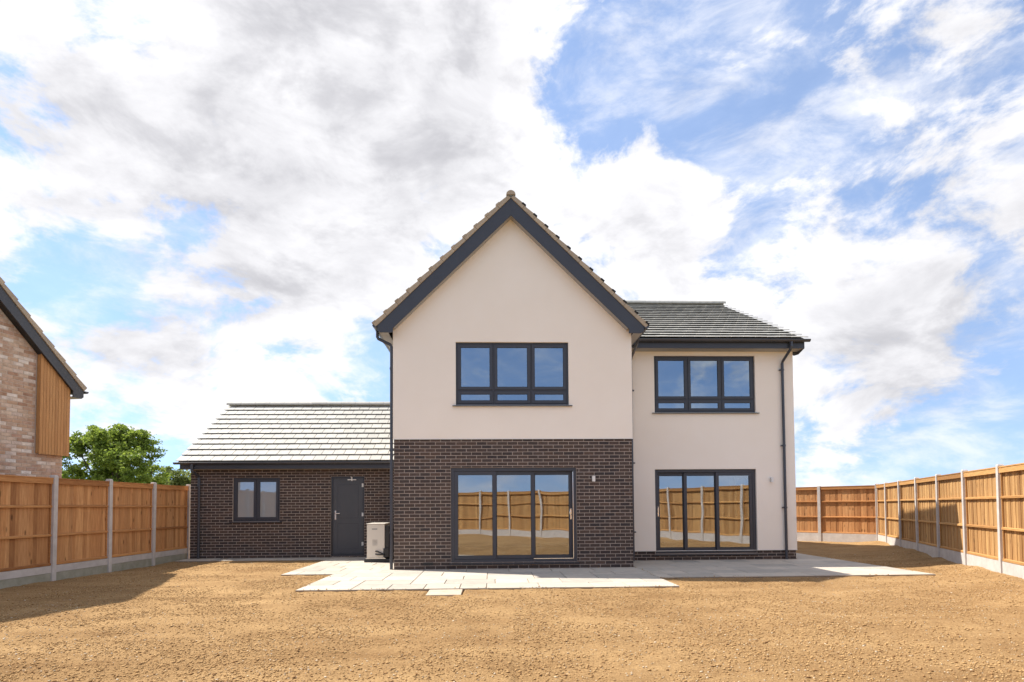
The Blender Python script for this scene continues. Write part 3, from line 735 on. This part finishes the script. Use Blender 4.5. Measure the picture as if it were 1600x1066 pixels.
# cap closing the ridge end
m = MB(); n = 14
m.prism([(APA + .10 * math.cos(math.pi * k / n), APZ + .035 + .095 * math.sin(math.pi * k / n)) for k in range(n + 1)], VB - .045, VB - .024)
m.build('ridge_end_cap', MT['verge'], roof)
# barge boards, box ends, soffits
for sgn in (-1, 1):
    bt, bb = APZ - .018, APZ - .018 - .385
    e = 2.90; ie = 2.565
    poly = [(APA, bt), (APA + sgn * e, bt - SL * e), (APA + sgn * e, 5.17), (APA + sgn * (e - .07), 5.12), (APA + sgn * ie, 5.12), (APA + sgn * ie, bb - SL * ie), (APA, bb)]
    MB().prism(poly, VB + .012, VB + .034).build('barge_board', MT['grey'], house, bevel=.003)
    sf = [(APA, bb + .02), (APA + sgn * (ie - .01), bb - SL * (ie - .01) + .02), (APA + sgn * (ie - .01), bb - SL * (ie - .01) + .05), (APA, bb + .05)]
    MB().prism(sf, VB + .036, -.001).build('soffit', MT['soffit'], house)
    x0, x1 = sorted((APA + sgn * (2.585 + .09), APA + sgn * 2.86))
    MB().box(x0, x1, VB + .036, 11.2, 5.125, 5.14).build('soffit', MT['soffit'], house)
    x0, x1 = sorted((APA + sgn * 2.862, APA + sgn * 2.885))
    MB().box(x0, x1, VB + .036, 11.2, 5.13, 5.285).build('fascia', MT['grey'], house)
gutter(house, Z0, VB + .0, 11.2, APA - 2.95, 5.275, .056, 'b')
gutter(house, Z0, VB + .0, 3.0, APA + 2.95, 5.275, .056, 'b')
# roof of the right-hand block
RP = math.atan((7.985 - 5.43) / (6.35 - 1.2)); RG = (6.35 - 1.2) / math.cos(RP) / 17
def rs_valley(b): return APA + (APZ - (5.43 + math.tan(RP) * (b - 1.2))) / SL
deck = MB()
zr = 5.40 + math.tan(RP) * 5.15
deck.prism_x([(1.22, 5.40), (6.35, zr), (6.35, zr - .05), (1.22, 5.35)], RL + .35, RR + .16)
deck.prism_x([(11.48, 5.40), (6.352, zr), (6.352, zr - .05), (11.48, 5.35)], RL - .5, RR + .16)
roof2 = deck.build('roof', MT['tile_edge'], house)
tile_roof(roof2, Z0, 2.6, RR + .19, 1.17, 5.395, RP, 17, RG, lambda a, b: a > rs_valley(b) - .25 + (0 if b > 1.4 else .1), lambda a, b: a > 5.35, seed=5, lift=.045)
bk = MB(); bk.prism_x([(11.5, 5.44), (6.35, zr + .04), (6.35, zr + .01), (11.5, 5.41)], RL - .6, RR + .19); bk.build('roof_slope', MT['tile'], roof2)
ridge_tiles(roof2, Z0, 3.2, RR + .20, 6.35, zr + .10, .12, .45)
MB().box(RL + .36, RR + .10, 1.245, 1.268, 5.185, 5.352).build('fascia', MT['grey'], house, bevel=.003)
MB().box(RL + .002, RR + .10, 1.27, RB - .002, 5.19, 5.205).build('soffit', MT['soffit'], house)
MB().prism_x([(1.25, 5.19), (1.25, 5.36), (6.35, zr - .06), (11.4, 5.36), (11.4, 5.19), (10.9, 5.19), (6.35, zr - .35), (1.75, 5.13), (1.55, 5.11)], RR + .102, RR + .125).build('barge_board', MT['grey'], house)
gutter(house, Z0, RL + .42, RR + .21, 1.17, 5.385, .06)
# downpipes
downpipe(house, Z0, [(-.35, .06, 5.23), (-.35, .06, 5.10), (-.33, .06, 5.06), (-.07, .06, 4.93), (-.040, .06, 4.88), (-.040, .06, .0)], brackets=(4.4, 2.6, .8), side=1)
downpipe(house, Z0, [(5.55, .55, 5.22), (5.56, .62, 5.15), (5.60, 1.40, 5.00), (5.61, 1.54, 4.93), (5.61, 1.54, 0)], brackets=(4.2, 2.4, .7), side=1)
downpipe(house, Z0, [(9.49, 1.17, 5.34), (9.49, 1.17, 5.22), (9.485, 1.19, 5.17), (9.435, 1.52, 4.93), (9.43, 1.54, 4.88), (9.43, 1.54, .0)], brackets=(4.72, 2.82, 1.28), side=-1)

# ---------------------------------------------------------------- the garage
GO = Vector((-6.0, 3.43, 0))
gar = thing('garage', 'low dark brick garage with pale grey tiled roof joined to the house', 'garage', W(GO.x, GO.y), YAW)
G_WIN = (-4.87, -3.61, .99, 2.18); G_DOOR = (-2.235, -1.33, .03, 2.205)
m = wall(MB(), -6.0 + .012, -.002, -.1, 2.46, [G_WIN, G_DOOR], 3.4355, 3.70)
m.box(-6.0 + .012, -5.72, 3.702, 9.4, -.1, 2.46); m.box(-5.718, -.002, 9.1, 9.4, -.1, 2.46)
gw = m.build('brick_wall', MT['mortar'], gar, GO)
lay_bricks(gw, GO, -6.0, -.01, 0, 2.46, [G_WIN, G_DOOR], 3.43, MT['brick'], (-3.4, 1.9), seed=3)
m = MB(); m.prism_x([(3.44, 2.47), (9.4, 2.47), (6.42, 4.40)], -5.98, -5.74); m.build('gable_wall', MT['brick'], gar, GO)
m = MB(); m.box(-5.7, -.3, 3.72, 9.08, -.02, .02); m.build('floor', MT['inner_floor'], gar, GO)
m = MB(); m.box(-5.7, -.01, 3.72, 9.08, 2.40, 2.45); m.box(-5.7, -.01, 5.6, 5.7, .03, 2.39); m.build('inner_wall', MT['inner'], gar, GO)
window(gar, GO, *G_WIN, 3.475, 2, None, MT['glass_frost'], .03)
# steel door
dm = MB(); a0, a1, z0, z1 = G_DOOR; fr = .045
dm.box(a0, a0 + fr, 3.47, 3.57, z0, z1); dm.box(a1 - fr, a1, 3.47, 3.57, z0, z1); dm.box(a0 + fr, a1 - fr, 3.47, 3.57, z1 - fr, z1); dm.box(a0 + fr, a1 - fr, 3.46, 3.57, z0, z0 + .05)
door = dm.build('door', MT['grey_dark'], gar, GO, bevel=.003)
lm = MB(); lm.box(a0 + fr + .004, a1 - fr - .004, 3.485, 3.53, z0 + .056, z1 - fr - .004)
lm.build('leaf', MT['door'], door, GO, bevel=.003)
for (pa0, pa1, pz0, pz1) in [(a0 + .17, a1 - .17, .22, .92), (a0 + .17, a1 - .17, 1.06, 1.98)]:
    q = MB(); t = .012
    q.box(pa0, pa0 + t, 3.481, 3.486, pz0, pz1); q.box(pa1 - t, pa1, 3.481, 3.486, pz0, pz1); q.box(pa0 + t, pa1 - t, 3.481, 3.486, pz0, pz0 + t); q.box(pa0 + t, pa1 - t, 3.481, 3.486, pz1 - t, pz1)
    q.build('moulding', MT['grey'], door, GO)
q = MB(); hx = a0 + .115; q.box(hx - .02, hx + .02, 3.474, 3.486, 1.02, 1.27); q.tube([(hx, 3.476, 1.19), (hx, 3.43, 1.19), (hx + .02, 3.42, 1.19), (hx + .13, 3.42, 1.19)], .010, 8); q.tube([(hx, 3.478, 1.07), (hx, 3.455, 1.07)], .016, 8)
q.build('handle', MT['steel'], door, GO)
for hz in (.36, 1.16, 1.96):
    q = MB(); q.tube([(a1 - .06, 3.462, hz - .05), (a1 - .06, 3.462, hz + .05)], .016, 8); q.box(a1 - .075, a1 - .03, 3.466, 3.478, hz - .045, hz + .045); q.build('hinge', MT['white'], door, GO)
q = MB(); q.box(a1 - .46, a1 - .23, 3.45, 3.484, z1 - .105, z1 - .08); q.box(a1 - .36, a1 - .33, 3.44, 3.49, z1 - .125, z1 - .03); q.tube([(a1 - .345, 3.455, z1 - .05), (a1 - .37, 3.45, z1 - .005)], .012, 8)
q.build('restrictor', MT['white'], door, GO)
# roof
GP = math.atan((4.60 - 2.60) / (6.25 - 3.1)); GG = (6.25 - 3.1) / math.cos(GP) / 11
deck = MB(); zr = 2.585 + math.tan(GP) * 3.15
deck.prism_x([(3.12, 2.585), (6.25, zr), (6.25, zr - .05), (3.12, 2.545)], -6.19, -.002)
deck.prism_x([(9.6, 2.43), (6.252, zr), (6.252, zr - .05), (9.6, 2.38)], -6.19, -.002)
groof = deck.build('roof', MT['tile_edge'], gar, GO)
tile_roof(groof, GO, -6.225, -.005, 3.07, 2.575, GP, 11, GG, lambda a, b: True, lambda a, b: True, seed=8)
bk = MB(); bk.prism_x([(9.64, 2.45), (6.25, zr + .04), (6.25, zr + .01), (9.64, 2.42)], -6.225, -.005); bk.build('roof_slope', MT['tile'], groof, GO)
ridge_tiles(groof, GO, -6.24, -.01, 6.25, zr + .095, .12, .45)
MB().box(-6.12, -.002, 3.135, 3.158, 2.40, 2.548).build('fascia', MT['grey'], gar, GO, bevel=.003)
MB().box(-6.12, -.002, 3.16, 3.428, 2.405, 2.42).build('soffit', MT['soffit'], gar, GO)
MB().prism_x([(3.14, 2.40), (3.14, 2.55), (6.25, zr - .06), (9.5, 2.42), (9.5, 2.28), (6.25, zr - .32), (3.5, 2.40)], -6.145, -6.122).build('barge_board', MT['grey'], gar, GO)
gutter(gar, GO, -6.26, -.01, 3.075, 2.575, .056)
downpipe(gar, GO, [(-5.80, 3.075, 2.53), (-5.80, 3.08, 2.36), (-5.79, 3.10, 2.33), (-5.75, 3.35, 2.22), (-5.745, 3.375, 2.18), (-5.745, 3.375, 0)], brackets=(2.0, 1.1, .25), side=1)

# ---------------------------------------------------------------- heat pump beside the wing
HP = Vector((-.70, 2.25, 0))
hp = thing('heat_pump', 'cream box heat pump on black feet between garage door and brick wing', 'heat pump', W(HP.x, HP.y), YAW)
m = MB(); m.box(-.235, .20, -.40, .55, .10, .93); body = m.build('body', MT['cream'], hp, bevel=.012)
m = MB(); m.box(-.245, .21, -.41, .56, .932, .955); m.build('lid', MT['cream'], hp, bevel=.006)
m = MB(); m.box(-.30, .36, -.42, -.27, .0, .085); m.build('foot', MT['black'], hp, bevel=.01)
m = MB(); m.box(-.30, .36, .37, .52, .0, .085); m.build('foot', MT['black'], hp, bevel=.01)
m = MB(); m.box(-.26, .22, -.405, -.28, .086, .098); m.build('foot_rail', MT['steel'], hp)
m = MB(); m.box(.212, .30, -.38, .40, .16, .90); m.build('coil_guard', MT['black'], hp)
m = MB(); m.tube([(-.02, -.405, .27), (.05, -.45, .26), (.18, -.44, .20), (.30, -.34, .19)], .016, 8); m.build('pipe', MT['black'], hp)
m = MB(); m.tube([(-.02, -.405, .20), (.04, -.45, .19), (.18, -.45, .185), (.30, -.34, .17)], .016, 8); m.build('pipe', MT['black'], hp)
m = MB(); m.box(.17, .31, -.43, -.30, .12, .34); m.build('valve_cover', MT['black'], hp, bevel=.01)
m = MB(); m.box(-.11, .02, -.4035, -.4005, .80, .83); m.build('label_plate', MT['soffit'], hp)
for k in range(5):
    m = MB(); m.box(-.10, .02, -.4085, -.4005, .42 + .03 * k, .426 + .03 * k); m.build('louvre', MT['soffit'], hp)
# fan grille on the side facing the path
m = MB()
for r_ in (.08, .14, .20, .26): m.tube([(-.245, .07 + r_ * math.cos(2 * math.pi * k / 24), .52 + r_ * math.sin(2 * math.pi * k / 24)) for k in range(25)], .005, 6)
m.build('fan_grille', MT['black'], hp)

# ---------------------------------------------------------------- wall lights
def wall_light(a, b, z, label):
    o = thing('wall_light', label, 'wall light', W(a, b, z - .06), YAW)
    MB().box(-.032, .032, -.012, 0, .005, .115).build('back_plate', MT['steel'], o)
    MB().tube([(0, -.055, 0), (0, -.055, .12)], .036, 16).build('lamp_body', MT['white'], o)
    MB().tube([(0, -.055, -.004), (0, -.055, -.0005)], .026, 16).build('lens', MT['white'], o)
wall_light(4.385, .021, 1.95, 'small pale wall light on the dark brick beside the patio doors')
wall_light(9.11, RB, 1.97, 'small steel wall light on the cream render near the downpipe')

# ---------------------------------------------------------------- fences
def fence(name, label, p0, p1, spacing, z_g, z_top, wood, mossy=False, z_base=0.0, first_bay=None, group='timber panel fences round the garden'):
    """concrete posts, gravel boards, boarded panels with rails on the garden side; seen side faces -b"""
    p0, p1 = Vector(p0), Vector(p1); d = (p1 - p0); Ln = d.length; rz = math.atan2(d.y, d.x)
    th = thing(name, label, 'fence', (p0.x, p0.y, 0), rz, group)
    pos = [0.0]
    if first_bay: pos.append(first_bay)
    while pos[-1] + spacing < Ln + .3: pos.append(pos[-1] + spacing)
    c = .012; hw = .05
    pm = MB(); pm.add([(x * hw, y * hw, -.3) for x, y in ((-1, -1), (1, -1), (1, 1), (-1, 1))] + [(x * hw, y * hw, z_top + .015) for x, y in ((-1, -1), (1, -1), (1, 1), (-1, 1))] + [(x * (hw - c), y * (hw - c), z_top + .04) for x, y in ((-1, -1), (1, -1), (1, 1), (-1, 1))],
                  [(0, 1, 5, 4), (1, 2, 6, 5), (2, 3, 7, 6), (3, 0, 4, 7), (4, 5, 9, 8), (5, 6, 10, 9), (6, 7, 11, 10), (7, 4, 8, 11), (8, 9, 10, 11)])
    pme = pm.mesh('post', MT['concrete'])
    for x in pos: link('post', pme, th, (x, 0, random.uniform(-.012, .012)), (random.uniform(-.004, .004), random.uniform(-.006, .006), 0))
    cache = {}
    def shared(key, make):
        if key not in cache: cache[key] = make()
        return cache[key]
    rg = random.Random(hash(name) % 1000 + int(Ln * 10))
    for i in range(len(pos) - 1):
        x0, x1 = pos[i] + .045, pos[i + 1] - .045; w = round(x1 - x0, 3); mid = (x0 + x1) / 2; dz = rg.uniform(-.012, .012)
        if mossy:
            link('gravel_board', shared(('g2', w), lambda: MB().box(-w / 2, w / 2, -.024, .024, -.16, z_g / 2 - .004).mesh('gravel_board', MT['mossy'])), th, (mid, .002, 0))
            link('gravel_board', shared(('g1', w), lambda: MB().box(-w / 2, w / 2, -.024, .024, z_g / 2, z_g).mesh('gravel_board', MT['concrete'])), th, (mid, -.003, 0))
        else:
            link('gravel_board', shared(('g', w), lambda: MB().box(-w / 2, w / 2, -.024, .024, -.16, z_g).mesh('gravel_board', MT['concrete'])), th, (mid, 0, 0))
        zb = z_g + .004
        pn = link('panel', shared(('side', w), lambda: wall(MB(), -w / 2, w / 2, 0, z_top - zb - .03, [(-w / 2 + .03, w / 2 - .03, .03, z_top - zb - .06)], -.006, .0195).mesh('panel', MT[wood + '_rail'])), th, (mid, 0, zb + dz * .3))
        H = z_top - zb - .03
        nb = max(4, round(w / .105)); bw_ = w / nb
        def mk():
            q = MB(); W2 = bw_ / 2 + .006
            q.add([(-W2, .026, 0), (W2, .022, 0), (W2, .034, 0), (-W2, .031, 0), (-W2, .026, H), (W2, .022, H), (W2, .034, H), (-W2, .031, H)],
                  [(0, 3, 2, 1), (4, 5, 6, 7), (0, 1, 5, 4), (1, 2, 6, 5), (2, 3, 7, 6), (3, 0, 4, 7)])
            return q.mesh('board', MT[wood])
        bme = shared(('b', w), mk)
        for k in range(nb):
            link('board', bme, pn, (-w / 2 + bw_ * (k + .5), .004 * (k % 2) + rg.uniform(-.001, .001), rg.uniform(-.004, .002)), (0, rg.uniform(-.003, .003), 0))
        for zz, hh, dd in ((0.0, .055, .038), (H * .335, .05, .038), (H * .67, .05, .038)):
            rm = shared(('r', w, hh), lambda: MB().prism_x([(.020, 0), (-dd + .018, .004), (-dd + .018, hh - .012), (.020, hh)], -w / 2 + .002, w / 2 - .002).mesh('rail', MT[wood + '_rail']))
            link('rail', rm, pn, (0, 0, zz + rg.uniform(-.004, .004)), (0, rg.uniform(-.003, .003), 0))
        cm = shared(('cap', w), lambda: MB().box(-w / 2, w / 2, -.028, .016, -.095, 0).box(-w / 2, w / 2, -.036, .046, .001, .022).mesh('capping', MT[wood + '_rail']))
        link('capping', cm, pn, (0, 0, H + .004), (0, rg.uniform(-.002, .002), 0))
    return th
fence('fence', 'shaded brown timber fence below the brick neighbouring house, with mossy lower gravel boards', (-8.9, 16.55 - 1.622 * 12), (-8.9, 16.55), 1.622, .27, 1.97, 'wood_old', mossy=True)
fence('fence', 'sunlit golden timber fence with concrete posts running from the far corner past the patio', (12.85, 21.2), (12.85 - .3795 * 17.45, 21.2 - 17.45), 1.87, .28, 2.03, 'wood', first_bay=1.40)
fence('fence', 'reddish timber fence closing the far corner behind the house', (12.85 - .69 * 1.94 * 4, 21.2 + .72 * 1.94 * 4), (12.80, 21.25), 1.935, .28, 2.02, 'wood_old')
fence('fence', 'timber fence reflected in the patio door glass', (6.2, 3.70), (-1.734, -4.234), 1.87, .28, 2.03, 'wood')
fence('fence', 'timber fence across the end of the garden facing the garage', (-1.84, -4.25), (-9.28, -3.5), 1.87, .28, 2.0, 'wood')

# ---------------------------------------------------------------- neighbouring house
ND = Vector((.162, .987)).normalized(); NRZ = math.atan2(ND.y, ND.x)
NC = Vector((-10.10, 13.50, 0))                                # garden-side far corner of its gable wall
nb = thing('neighbour_house', 'mixed buff brick neighbouring house with cedar clad gable end above the fence', 'house', NC, NRZ)
# local a runs towards the far corner (a = 0 at the corner, negative nearer), -b faces the garden
E_A, E_Z = .36, 4.13; NS = .895; R_A = E_A - 3.08; R_Z = E_Z + NS * 3.08
def ntop(a): return (E_Z + NS * (E_A - a)) if a > R_A else (R_Z - .24 * (R_A - a))
prof = [(-8.2, -.1), (0, -.1), (0, ntop(0) - .32), (R_A, R_Z - .32), (-8.2, ntop(-8.2) - .32)]
nw = MB().prism(prof, .006, .30).build('brick_wall', MT['buff_mortar'], nb)
lay_bricks(nw, Z0, -3.2, 0, 1.20, 6.6, [(-.67, .2, 2.56, 8)], 0, MT['buff_brick'], (-.9, 3.2), top=lambda a: ntop(a) - .33, seed=9)
m = MB(); m.box(-.30, 0, .302, 7, -.1, 3.9); m.box(-8.2, -7.9, .302, 7, -.1, 5.2); m.build('brick_wall', MT['buff_brick'], nb)
# cedar boards standing proud of the brick
cl = MB(); cl.prism([(-.65, 2.57), (.045, 2.57), (.045, ntop(.045) - .30), (-.65, ntop(-.65) - .30)], -.085, -.004)
clad = cl.build('cladding', MT['cedar'], nb)
k = 0; x = -.66; bwid = .0715
while x < .045:
    m = MB(); x1 = x + bwid - .007; m.cur = .01 + .98 * random.random()
    m.prism([(x, 2.545), (x1, 2.545), (x1, ntop(x1) - .30), (x, ntop(x) - .30)], -.112, -.088)
    m.build('board', MT['cedar'], clad); x += bwid
m = MB(); m.box(.047, .062, -.11, .30, 2.56, ntop(.06) - .30); m.build('board', MT['cedar'], clad)
# roof, verge, barge board
dk = MB(); dk.prism([(E_A, E_Z - .03), (E_A, E_Z - .09), (R_A, R_Z - .10), (-8.5, ntop(-8.5) - .10), (-8.5, ntop(-8.5) - .03), (R_A, R_Z - .03)], -.16, 8)
nroof = dk.build('roof', MT['tile_edge'], nb)
nph = math.atan(NS); ng = 3.08 / math.cos(nph) / 11
for k in range(11):
    def at(s, n_): return (E_A - s * math.cos(nph) + n_ * math.sin(nph), E_Z + s * math.sin(nph) + n_ * math.cos(nph))
    m = MB(); m.cur = .01 + .98 * random.random(); s0 = k * ng
    m.prism([at(s0 - .02, -.055), at(s0 + ng - .02, -.055), at(s0 + ng - .02, .030), at(s0 - .02, .062)], -.20, -.06); m.build('verge_unit', MT['verge'], nroof, bevel=.004)
    m = MB(); m.cur = .01 + .98 * random.random()
    m.prism([at(s0 - .02, .018), at(s0 + ng + .05, -.012), at(s0 + ng + .05, .012), at(s0 - .02, .046)], -.058, 8); m.build('roof_tile_course', MT['tile'], nroof)
m = MB(); m.prism([(R_A, R_Z + .03), (-8.5, ntop(-8.5) + .03), (-8.5, ntop(-8.5) - .02), (R_A, R_Z - .02)], -.19, 8); m.build('roof_slope', MT['tile'], nroof)
m = MB(); e = E_A - .02
m.prism([(e, E_Z - .075), (R_A, R_Z - .075), (R_A, R_Z - .36), (.07, ntop(.07) - .36), (.07, E_Z - .24), (e - .05, E_Z - .24), (e, E_Z - .20)], -.178, -.152); m.build('barge_board', MT['grey'], nb)
m = MB(); m.prism([(R_A, R_Z - .345), (.06, ntop(.06) - .345), (.06, ntop(.06) - .33), (R_A, R_Z - .33)], -.15, -.002); m.build('soffit', MT['black'], nb)
m = MB(); m.box(.07, e - .02, -.15, 7, E_Z - .235, E_Z - .22); m.build('soffit', MT['soffit'], nb)
gutter(nb, Z0, -.19, 7, E_A + .045, E_Z - .055, .052, 'b')

# ---------------------------------------------------------------- trees beyond the fence
def tree(name, label, base, lobes, nleaf, size, mat, seed, trunk_r=.16):
    rg = np.random.default_rng(seed); bx, by = base
    th = thing(name, label, 'tree', (bx, by, -.16), 0, 'trees beyond the fence')
    zt = min(l[2] for l in lobes)
    tr = MB(); tr.tube([(0, 0, 0), (.05, .03, zt * .4), (-.04, .02, zt * .8), (0, 0, zt * 1.05)], [trunk_r * 1.3, trunk_r, trunk_r * .85, trunk_r * .6], 9)
    for (lx, ly, lz, lr) in lobes:
        mid = (lx * .45 + .1, ly * .45, zt * .75 + (lz - zt) * .35)
        tr.tube([(0, 0, zt * .62), mid, (lx * .9, ly * .9, lz), (lx * 1.1, ly * 1.1, lz + lr * .6)], [trunk_r * .5, trunk_r * .34, trunk_r * .2, trunk_r * .06], 6)
        for q in range(5):
            d = rg.normal(size=3); d /= np.linalg.norm(d); d[2] = abs(d[2]) * .8
            tr.tube([(lx * .9, ly * .9, lz), tuple(np.array((lx, ly, lz)) + d * lr * .85)], [trunk_r * .14, trunk_r * .03], 5)
    tr.build('trunk', MT['bark'], th)
    P = []; tone = []
    tot = sum(l[3] ** 2 for l in lobes)
    for (lx, ly, lz, lr) in lobes:
        nc = max(10, int(34 * lr ** 2 / (tot / len(lobes))))
        for c in range(nc):
            d = rg.normal(size=3); d /= np.linalg.norm(d); rad = lr * rg.uniform(.45, 1.05)
            cpos = np.array((lx, ly, lz)) + d * rad * np.array((1, 1, .8)); cr = lr * rg.uniform(.16, .34)
            n = int(nleaf / (34 * len(lobes)) * rg.uniform(.6, 1.4)); tn = rg.uniform(-.22, .22)
            q = rg.normal(size=(n, 3)) * cr * .55 * np.array((1.15, 1.15, .6))
            P.append(cpos + q); tone.append(np.clip(.5 + tn + rg.normal(0, .16, n), .01, .99))
    P = np.concatenate(P); tone = np.concatenate(tone); n = len(P)
    u = rg.normal(size=(n, 3)); u /= np.linalg.norm(u, axis=1)[:, None]
    v = np.cross(u, rg.normal(size=(n, 3))); v /= np.linalg.norm(v, axis=1)[:, None]
    s = size * rg.uniform(.6, 1.4, (n, 1))
    V = np.stack([P - u * s, P + v * s * .5, P + u * s, P - v * s * .5], 1)
    link('crown', np_mesh('crown', V.reshape(-1, 3), np.arange(4 * n).reshape(-1, 4), mat, tone), th)
    return th
def at_pix(px, d): return (d * (px - 800) / F, d)
tb = at_pix(182, 34)
rgt = random.Random(3); lobes = []
for (px, py, r_) in [(122, 690, 1.0), (148, 676, .9), (170, 678, 1.1), (200, 676, 1.1), (214, 694, 1.0), (226, 715, .9), (233, 736, .8), (150, 712, 1.2), (190, 708, 1.3), (120, 730, 1.0), (215, 738, 1.1), (165, 742, 1.2), (137, 665, .45), (185, 668, .6)]:
    hz = 791 + (800 - px) * ROLL
    lobes.append(((px - 182) / F * 34, rgt.uniform(-1.3, 1.3), 1.354 + (hz - py - 8) / F * 34 + .16, r_ * .9))
tree('broadleaf_tree', 'bushy bright green broadleaf tree beyond the fence between neighbouring house and garage', tb, lobes, 30000, .085, MT['leaf'], 5)
tb2 = at_pix(278, 55); lobes = []
for (px, py, r_) in [(258, 752, 1.3), (276, 748, 1.2), (294, 752, 1.2), (270, 765, 1.5), (288, 768, 1.5)]:
    hz = 791 + (800 - px) * ROLL
    lobes.append(((px - 278) / F * 55, rgt.uniform(-1, 1), 1.354 + (hz - py) / F * 55 + .16, r_))
tree('shrubby_tree', 'distant pale olive shrubby tree just showing over the fence beside the garage', tb2, lobes, 6000, .14, MT['leaf2'], 6, .12)
